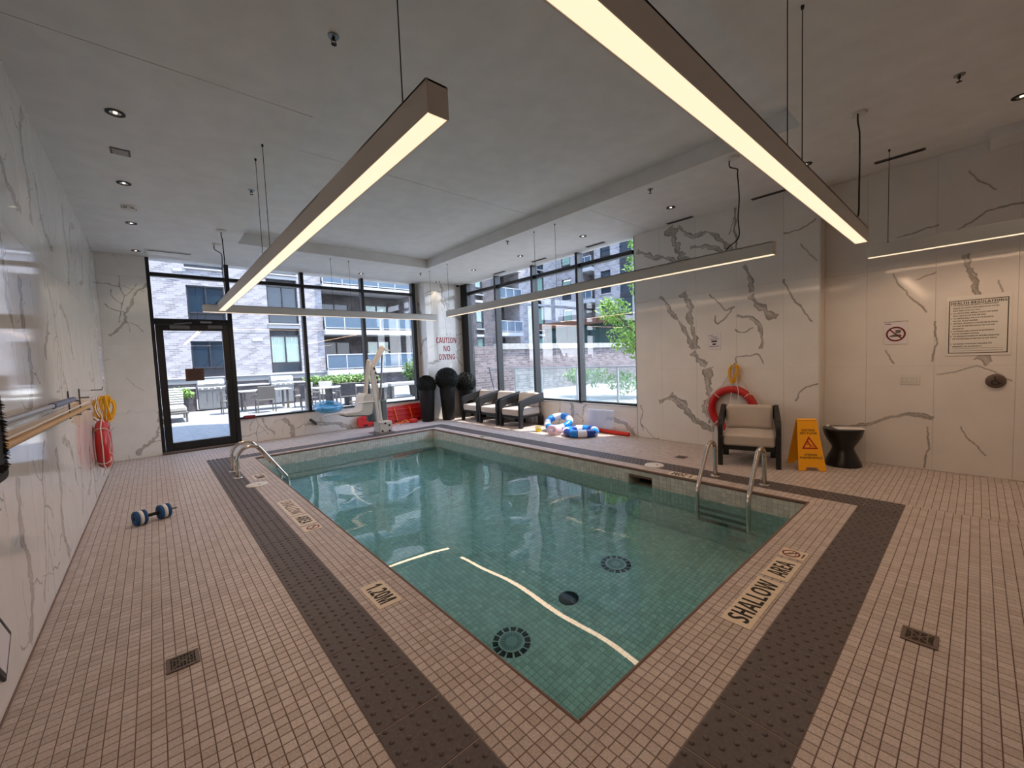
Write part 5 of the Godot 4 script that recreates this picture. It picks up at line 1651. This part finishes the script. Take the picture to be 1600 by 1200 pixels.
	for k in 8:
		obj("hand_hole", bx(Vector3(-0.68 + 0.2 * k, 0.045, 0.0215), Vector3(0.09, 0.035, 0.004), 0.001), M.matte_black, t)
	for q in [0.10, 0.52]:
		obj("strap", bx(Vector3(q, 0.22, 0.05), Vector3(0.035, 0.36, 0.012), 0.003, Basis(Vector3.BACK, 0.16)), M.orange, t)
	obj("buckle", bx(Vector3(0.58, 0.08, 0.055), Vector3(0.07, 0.05, 0.03), 0.008), M.matte_black, t)
	t = thing("orange_strap", "crumpled orange strap lying on the tiles in front of the red board", "strap", Vector3(4.50, 0.0, -9.36))
	b = MB.new()
	b.tube(smooth([Vector3(-0.22, 0.012, 0.02), Vector3(-0.05, 0.05, -0.03), Vector3(0.10, 0.035, 0.03), Vector3(0.20, 0.07, -0.02), Vector3(0.12, 0.09, -0.04), Vector3(-0.02, 0.012, 0.05)], 5), 0.014, 6)
	obj("webbing", b, M.orange, t)
	obj("buckle", bx(Vector3(0.20, 0.05, 0.0), Vector3(0.09, 0.04, 0.06), 0.01), M.orange, t)
	t = thing("head_pad", "small salmon coloured foam block on the tiles beside the black planter", "foam block", Vector3(4.88, 0.0, -9.42))
	b = MB.new()
	b.cushion(Vector3(0, 0.05, 0), Vector3(0.22, 0.10, 0.14), 0.03)
	obj("foam", b, M.noodle, t, Transform3D(Basis(Vector3.UP, 0.4), Vector3.ZERO))
	# translucent blue ring on the low wall
	t = thing("blue_ring", "clear blue inflatable swim ring lying on the low window sill", "swim ring", Vector3(2.92, 0.503, -9.72))
	b = MB.new()
	b.tube(arc(Vector3(0, 0.065, 0), Vector3(1, 0, 0), Vector3(0, 0, 0.34).normalized(), 0.25, 0, TAU * 35 / 36, 35), 0.065, 14, true)
	obj("tube", b, M.ringblue, t, Transform3D(Basis(Vector3.RIGHT, 0.25), Vector3(0, 0.03, 0.08)))
	b = MB.new()
	b.lathe([Vector2(0, 0), Vector2(0.18, 0), Vector2(0.18, 0.01), Vector2(0, 0.01)], 28, Transform3D(Basis(Vector3.RIGHT, 0.25), Vector3(0, 0.09, 0.08)))
	obj("inner_disc", b, M.ringblue, t)
	t = thing("red_cap", "dark red object on the window sill beside the door frame", "cap", Vector3(1.43, 0.503, -9.80))
	b = MB.new()
	b.cushion(Vector3(0, 0.035, 0), Vector3(0.22, 0.07, 0.10), 0.03)
	obj("bundle", b, M.darkred, t)

# ---------------------------------------------------------------- floats by the window
func striped_ring(t: Node3D, R: float, r: float, mats: Array, xf: Transform3D, segs := 12) -> void:
	for k in segs:
		var b := MB.new()
		b.tube(arc(Vector3.ZERO, Vector3.RIGHT, Vector3.BACK, R, TAU * k / segs, TAU * (k + 1) / segs, 5), r, 16, false, false)
		obj("segment", b, mats[k % mats.size()], t, xf)

func build_floats() -> void:
	var t := thing("swim_ring", "blue and white striped inflatable ring lying flat on the sunlit tiles", "swim ring", Vector3(6.06, 0.0, -4.98))
	striped_ring(t, 0.27, 0.075, [M.floatnavy, M.floatwhite, M.floatblue], Transform3D(Basis(), Vector3(0, 0.076, 0)))
	t = thing("swim_ring", "bright blue and white inflatable ring propped up behind the flat one", "swim ring", Vector3(6.19, 0.0, -5.66))
	striped_ring(t, 0.23, 0.07, [M.floatblue, M.floatwhite], Transform3D(Basis(Vector3.UP, 0.4) * Basis(Vector3.BACK, 0.42), Vector3(0.0, 0.175, 0.0)), 8)
	t = thing("clear_float", "crumpled clear pinkish float between the two striped rings", "float", Vector3(5.80, 0.0, -5.42))
	var b := MB.new()
	b.cushion(Vector3(0, 0.09, 0), Vector3(0.24, 0.16, 0.26), 0.07, Basis(Vector3.BACK, -0.2), 0.02)
	obj("bag", b, glass(Color(0.86, 0.72, 0.76), 0.7), t)
	t = thing("toy_bucket", "small yellow toy tub on the sunlit tiles left of the floats", "toy", Vector3(5.86, 0.0, -5.92))
	b = MB.new()
	b.lathe([Vector2(0, 0.002), Vector2(0.055, 0.002), Vector2(0.065, 0.10), Vector2(0.06, 0.10), Vector2(0.05, 0.01), Vector2(0, 0.01)], 24)
	obj("tub", b, mat(Color(0.93, 0.83, 0.18), 0.4), t)
	obj("band", ring_mesh(0.062, 0.067, 0.02), M.floatwhite, t, Transform3D(Basis(), Vector3(0, 0.075, 0)))
	t = thing("pool_noodle", "red foam pool noodle lying along the low wall beside the floats", "pool noodle", Vector3(6.49, 0.0, -4.70))
	b = MB.new()
	b.tube([Vector3(0.07, 0.036, -0.80), Vector3(0.06, 0.036, -0.4), Vector3(0.02, 0.036, 0.10), Vector3(0.0, 0.036, 0.50)], 0.035, 18)
	obj("foam", b, M.noodle, t)
	b = MB.new()
	b.lathe([Vector2(0, 0), Vector2(0.012, 0), Vector2(0.012, 0.002), Vector2(0, 0.002)], 14, Transform3D(Basis(Vector3.RIGHT, PI / 2), Vector3(0.0, 0.036, 0.4995)))
	obj("bore", b, M.matte_black, t)
	t = thing("clear_kickboard", "crumpled clear blue plastic float leaning on the low marble wall", "float", Vector3(6.50, 0.075, -4.85))
	b = MB.new()
	b.cushion(Vector3(0, 0.20, 0), Vector3(0.36, 0.07, 0.62), 0.03, Basis(Vector3.BACK, PI / 2 - 0.16), 0.02)
	obj("float_body", b, glass(Color(0.70, 0.80, 0.95), 0.18), t)

# ---------------------------------------------------------------- walls: rings, poles, notices
func rope_coil(t: Node3D, xf: Transform3D, n: int, w: float, h: float, m: Material) -> void:
	for k in n:
		var p := []
		var a0 := rng.randf_range(-0.25, 0.25)
		var ww := w * rng.randf_range(0.7, 1.1)
		var hh := h * rng.randf_range(0.85, 1.1)
		for i in 20:
			var q := TAU * i / 20
			p.append(Vector3(sin(q) * ww * 0.5 * (0.75 + 0.25 * cos(q)) + a0 * 0.05, -hh * 0.5 + cos(q) * hh * 0.5, 0.02 + 0.012 * k + 0.012 * sin(q * 2.0 + k)))
		var b := MB.new()
		b.tube(p, 0.0065, 6, true)
		obj("loop", b, m, t, xf * Transform3D(Basis(Vector3.BACK, a0), Vector3.ZERO))

func life_ring(t: Node3D, xf: Transform3D, R: float, r: float) -> void:
	var b := MB.new()
	b.tube(arc(Vector3.ZERO, Vector3.RIGHT, Vector3.UP, R, 0, TAU * 47 / 48, 47), r, 18, true)
	obj("ring", b, M.red, t, xf)
	for k in 4:
		var a := PI / 4 + k * PI / 2
		var c := Vector3(cos(a), sin(a), 0) * R
		var rad := Vector3(cos(a), sin(a), 0)
		b = MB.new()
		b.tube(arc(c, rad, Vector3.BACK, r + 0.004, 0, TAU * 15 / 16, 15), 0.006, 6, true)
		obj("rope_band", b, M.whiterope, t, xf)
	for k in 4:
		var a := PI / 4 + k * PI / 2
		var p := []
		for i in 9:
			var q := a + PI / 2 * i / 8
			p.append(Vector3(cos(q), sin(q), 0) * (R + r + 0.008 + 0.028 * sin(PI * i / 8)) + Vector3(0, 0, 0.012 * sin(PI * i / 8)))
		b = MB.new()
		b.tube(p, 0.006, 6)
		obj("grab_rope", b, M.whiterope, t, xf)

func notice(called: String, label: String, at: Vector3, bs: Basis, w: float, h: float, m: Material, cat := "sign") -> Node3D:
	var t := thing(called, label, cat, at)
	t.basis = bs
	obj("sheet", bx(Vector3(0, 0, 0.003), Vector3(w, h, 0.005), 0.001), m, t)
	return t

func build_wall_things() -> void:
	# right ring
	var t := thing("life_ring", "red life ring with white rope hanging behind the single armchair", "life ring", Vector3(XR, 0.62, -2.42))
	t.basis = WR
	life_ring(t, Transform3D(Basis(), Vector3(0, 0, 0.065)), 0.295, 0.055)
	var b := MB.new()
	b.tube([Vector3(0.04, 0.66, 0.05), Vector3(-0.17, 0.32, 0.06), Vector3(-0.22, 0.27, 0.10)], 0.006, 6)
	b.tube([Vector3(0.04, 0.66, 0.05), Vector3(0.22, 0.34, 0.06), Vector3(0.27, 0.22, 0.10)], 0.006, 6)
	b.tube([Vector3(0.02, 0.62, 0.06), Vector3(0.0, 0.1, 0.125), Vector3(0.02, -0.2, 0.12)], 0.006, 6)
	b.tube([Vector3(0.07, 0.62, 0.06), Vector3(0.07, 0.42, 0.10), Vector3(0.11, 0.30, 0.125), Vector3(0.11, -0.1, 0.12)], 0.006, 6)
	b.tube([Vector3(-0.30, -0.05, 0.09), Vector3(-0.29, -0.6, 0.05)], 0.006, 6)
	obj("hanging_rope", b, M.whiterope, t)
	b = MB.new()
	b.tube([Vector3(0.04, 0.67, 0.0), Vector3(0.04, 0.665, 0.06), Vector3(0.04, 0.69, 0.075)], 0.007, 8)
	obj("wall_hook", b, M.steel, t)
	t = thing("throw_rope", "coiled yellow throw rope on a hook above the single armchair", "rope", Vector3(XR - 0.02, 1.285, -2.375))
	t.basis = WR
	rope_coil(t, Transform3D.IDENTITY, 6, 0.15, 0.26, M.rope)
	# left ring
	t = thing("life_ring", "red life ring seen edge on, hanging on the left wall", "life ring", Vector3(XL, 0.63, -7.35))
	t.basis = WL
	life_ring(t, Transform3D(Basis(Vector3.UP, 0.0), Vector3(0, 0, 0.075)), 0.25, 0.06)
	b = MB.new()
	b.tube(smooth([Vector3(-0.1, 0.28, 0.10), Vector3(-0.16, 0.0, 0.145), Vector3(-0.12, -0.36, 0.06), Vector3(-0.02, -0.38, 0.05), Vector3(0.05, -0.33, 0.09)], 4), 0.006, 6)
	b.tube(smooth([Vector3(0.16, -0.2, 0.13), Vector3(0.18, -0.34, 0.10), Vector3(0.12, -0.45, 0.08)], 4), 0.006, 6)
	b.tube([Vector3(0.0, 0.62, 0.04), Vector3(-0.1, 0.28, 0.10)], 0.006, 6)
	obj("hanging_rope", b, M.whiterope, t)
	t = thing("throw_rope", "tangled yellow throw rope hanging on the left wall above the edge on life ring", "rope", Vector3(XL + 0.01, 1.30, -7.45))
	t.basis = WL
	rope_coil(t, Transform3D(Basis(), Vector3(0.0, -0.06, 0.04)), 8, 0.26, 0.36, M.rope)
	rope_coil(t, Transform3D(Basis(Vector3.UP, -1.0), Vector3(0.08, -0.10, 0.05)), 5, 0.34, 0.32, M.rope)
	b = MB.new()
	b.tube([Vector3(0, 0.02, -0.01), Vector3(0, 0.02, 0.09), Vector3(0, 0.06, 0.10)], 0.007, 8)
	obj("wall_hook", b, M.steel, t)
	# poles and brush on the left wall
	t = thing("pool_pole", "dark blue telescopic pool pole hung level along the left wall", "pole", Vector3(XL + 0.055, 1.30, -3.9))
	b = MB.new()
	b.tube([Vector3(0, 0, 2.2), Vector3(0, 0, -0.4)], 0.017, 12)
	obj("inner_tube", b, M.alu, t)
	b = MB.new()
	b.tube([Vector3(0, 0, -0.4), Vector3(0, 0, -1.44)], 0.022, 14)
	obj("outer_tube", b, M.poleblue, t)
	t = thing("hook_pole", "tan fibreglass rescue pole hung along the left wall below the blue one", "pole", Vector3(XL + 0.05, 1.17, -4.3))
	b = MB.new()
	b.tube([Vector3(0, 0.02, 2.6), Vector3(0, 0.0, -2.08)], 0.021, 14)
	obj("shaft", b, M.poletan, t)
	b = MB.new()
	b.tube([Vector3(0.02, 0.05, 2.6), Vector3(0.02, 0.06, -2.05)], 0.006, 8)
	obj("tension_line", b, M.whiterope, t)
	for q in [[-5.55, "dark pole bracket on the left wall near the end of the blue pole"], [-6.30, "dark pole bracket on the left wall at the tip of the tan pole"]]:
		t = thing("pole_bracket", q[1], "bracket", Vector3(XL, 1.24, q[0]), 0.0, "pole brackets on the left wall")
		obj("back_plate", bx(Vector3(0.004, 0, 0), Vector3(0.008, 0.26, 0.03), 0.002), M.darkpanel, t)
		for y in [0.035, -0.095]: obj("peg", bx(Vector3(0.04, y, 0), Vector3(0.075, 0.012, 0.02), 0.003), M.darkpanel, t)
	t = thing("pool_brush", "shaggy black brush head hanging at the left edge of the picture", "brush", Vector3(XL + 0.062, 1.28, -2.58))
	b = MB.new()
	b.cushion(Vector3(0, 0.0, 0.0), Vector3(0.09, 0.44, 0.42), 0.04)
	var core := obj("brush_head", b, M.matte_black, t)
	var xfs := []
	var hair := MB.new()
	hair.tube([Vector3(0, 0, 0), Vector3(0, 0, 0.022)], [0.0035, 0.0008], 4)
	for k in 2600:
		var d := Vector3(rng.randfn(), rng.randfn(), rng.randfn()).normalized()
		var p := Vector3(d.x * 0.045, 0, 0)
		var f := maxf(absf(d.y) / 0.215, absf(d.z) / 0.205)
		p += Vector3(0, d.y, d.z) / maxf(f, 0.001) * clampf(1.0 - absf(d.x) * 0.4, 0.5, 1.0)
		xfs.append(Transform3D(Basis.looking_at(-(d + Vector3(0, -0.5, 0)).normalized(), Vector3.RIGHT), p))
	multi("bristles", hair.mesh(), M.matte_black, xfs, [], core)
	# left wall notice by the corner, diamond plate near the floor
	t = notice("wall_notice", "pale notice sheet on the left wall near the far corner, seen edge on", Vector3(XL, 1.70, -9.2), WL, 0.40, 0.52, M.paper)
	for k in 16: obj("text_line", bx(Vector3(0, 0.22 - 0.028 * k, 0.0062), Vector3(0.32 - 0.05 * (k % 3), 0.009, 0.001)), M.vent, t)
	t = thing("diamond_plate", "dark framed diamond shaped plate low on the left wall at the picture edge", "plate", Vector3(XL, 0.30, -2.86))
	t.basis = WL * Basis(Vector3.BACK, PI / 4)
	obj("frame", bx(Vector3(0, 0, 0.006), Vector3(0.22, 0.22, 0.012), 0.003), M.darkpanel, t)
	obj("face", bx(Vector3(0, 0, 0.0125), Vector3(0.17, 0.17, 0.002)), M.paper, t)
	# health board
	var HX := XR2
	t = notice("health_notice", "large white HEALTH REGULATIONS board on the recessed right wall", Vector3(HX, 1.668, -0.006), WR, 0.475, 0.66, M.acrylic)
	var fr := MB.new()
	for s in [-1.0, 1.0]:
		fr.box(Vector3(0.212 * s, -0.01, 0.006), Vector3(0.007, 0.585, 0.0014))
		fr.box(Vector3(0, -0.01 + 0.289 * s, 0.006), Vector3(0.431, 0.007, 0.0014))
	obj("border", fr, M.ink, t)
	text(t, "HEALTH REGULATIONS", 0.026, M.ink, Transform3D(Basis(), Vector3(0, 0.252, 0.006)), 1.04)
	text(t, "1.  NO PERSON INFECTED WITH A COMMUNICABLE\n    DISEASE OR HAVING OPEN SORES ON HIS OR HER\n    BODY SHALL ENTER THE POOL\n2.  NO PERSON SHALL BRING A GLASS CONTAINER\n    ONTO THE DECK OR INTO THE POOL\n3.  NO PERSON SHALL POLLUTE THE WATER IN\n    THE POOL IN ANY MANNER\n4.  SPITTING, SPOUTING OF WATER AND BLOWING\n    THE NOSE IN THE POOL OR ON THE DECK ARE\n    PROHIBITED\n5.  NO PERSON SHALL ENGAGE IN BOISTEROUS\n    PLAY IN OR ABOUT THE POOL\n6.  THE MAXIMUM NUMBER OF BATHERS PERMITTED\n    ON THE DECK AND IN THE POOL AT ANY TIME IS\n\n7.  THE NEAREST TELEPHONE AVAILABLE FOR\n    EMERGENCY USE IS LOCATED AT", 0.0128, M.ink, Transform3D(Basis(), Vector3(-0.200, 0.0, 0.006)), 0.80, 0.001, 19.0, HORIZONTAL_ALIGNMENT_LEFT)
	for k in 2: obj("rule_line", bx(Vector3(0.0, -0.250 - 0.025 * k, 0.006), Vector3(0.37, 0.0025, 0.001)), M.ink, t)
	# no food notice
	t = notice("no_food_notice", "small white notice with a crossed out food symbol in a dark red circle", Vector3(HX, 1.63, -0.66), WR, 0.215, 0.27, M.paper)
	obj("tape", bx(Vector3(0.0, 0.137, 0.0055), Vector3(0.22, 0.006, 0.001), 0.0), M.vent, t)
	var FV := Basis(Vector3.RIGHT, PI / 2)
	obj("red_ring", ring_mesh(0.071, 0.089, 0.0012, 48), M.darkred, t, Transform3D(FV, Vector3(0, -0.012, 0.0055)))
	obj("red_bar", bx(Vector3(0, -0.012, 0.0072), Vector3(0.155, 0.014, 0.001), 0.0, Basis(Vector3.BACK, -PI / 4)), M.darkred, t)
	b = MB.new()
	b.prism(PackedVector2Array([Vector2(0.0, 0.0), Vector2(0.042, 0.0), Vector2(0.05, 0.042), Vector2(0.035, 0.036), Vector2(0.026, 0.045), Vector2(0.014, 0.037), Vector2(-0.004, 0.044)]), 0.001, Transform3D(Basis(), Vector3(0.0, -0.002, 0.006)))
	b.prism(PackedVector2Array([Vector2(-0.055, -0.045), Vector2(0.045, -0.045), Vector2(0.055, -0.025), Vector2(0.03, -0.018), Vector2(-0.02, -0.016), Vector2(-0.055, -0.032)]), 0.001, Transform3D(Basis(), Vector3(0.0, 0.0, 0.006)))
	obj("food_symbol", b, M.vent, t)
	obj("heading_mark", bx(Vector3(-0.07, 0.112, 0.0058), Vector3(0.055, 0.009, 0.0008)), M.darkred, t)
	# switches, door button
	t = notice("switch_plate", "white three gang switch plate below the no food notice", Vector3(HX, 1.065, -0.53), WR, 0.175, 0.118, M.plastic, "switch")
	for k in 3:
		obj("rocker", bx(Vector3(-0.047 + 0.047 * k, 0, 0.007), Vector3(0.034, 0.068, 0.006), 0.002, Basis(Vector3.RIGHT, 0.05)), M.plastic, t)
	t = thing("door_button", "round steel accessible door button with a wheelchair symbol on the right wall", "button", Vector3(HX, 1.058, 0.135))
	t.basis = WR
	b = MB.new()
	b.lathe([Vector2(0, 0.022), Vector2(0.066, 0.022), Vector2(0.074, 0.016), Vector2(0.076, 0.0)], 40, Transform3D(FV, Vector3.ZERO))
	obj("plate", b, M.drain, t)
	b = MB.new()
	var z := 0.0225
	b.lathe([Vector2(0, 0), Vector2(0.0075, 0), Vector2(0.0075, 0.001), Vector2(0, 0.001)], 12, Transform3D(FV, Vector3(-0.008, 0.042, z)))
	b.tube(arc(Vector3(-0.004, -0.014, z), Vector3.RIGHT, Vector3.UP, 0.025, PI * 0.62, PI * 1.92, 14), 0.0034, 6)
	b.tube([Vector3(-0.008, 0.030, z), Vector3(-0.006, 0.002, z), Vector3(0.017, 0.001, z), Vector3(0.027, -0.026, z), Vector3(0.038, -0.024, z)], 0.004, 6)
	b.tube([Vector3(-0.007, 0.018, z), Vector3(0.013, 0.016, z)], 0.003, 6)
	obj("wheelchair_symbol", b, M.ink, t)
	# paper on the marble
	t = notice("paper_notice", "small printed paper taped to the veined marble wall above the life ring", Vector3(XR, 1.65, -2.695), WR, 0.20, 0.255, M.paper)
	for q in [[0.09, 0.07, -0.05], [0.065, 0.09, 0.0], [0.035, 0.14, 0.0], [-0.075, 0.15, 0.0]]:
		obj("text_line", bx(Vector3(q[2], q[0], 0.0058), Vector3(q[1], 0.008, 0.0008)), M.vent, t)
	obj("bold_word", bx(Vector3(0, 0.0, 0.0058), Vector3(0.085, 0.024, 0.0008)), M.ink, t)
	obj("bold_word", bx(Vector3(0, -0.042, 0.0058), Vector3(0.05, 0.022, 0.0008)), M.ink, t)
	# caution sign on the column
	t = notice("caution_sign", "white CAUTION NO DIVING sign in red letters on the corner column", Vector3(6.03, 1.875, -9.5), Basis(), 0.56, 0.68, M.acrylic)
	text(t, "CAUTION\nNO\nDIVING", 0.145, M.redink, Transform3D(Basis(), Vector3(0, -0.02, 0.006)), 0.72, 0.0015, -4.0)
	# brown notice on the door glass
	t = notice("door_notice", "brown lettered notice stuck on the glass of the door", Vector3(0.615, 1.45, -9.934), Basis(), 0.285, 0.235, mat(Color(0.33, 0.22, 0.17), 0.7))
	for k in 7:
		obj("text_line", bx(Vector3(0, 0.085 - 0.028 * k, 0.0058), Vector3(0.22 - 0.03 * (k % 2), 0.012, 0.0008)), mat(Color(0.17, 0.11, 0.08), 0.7), t)
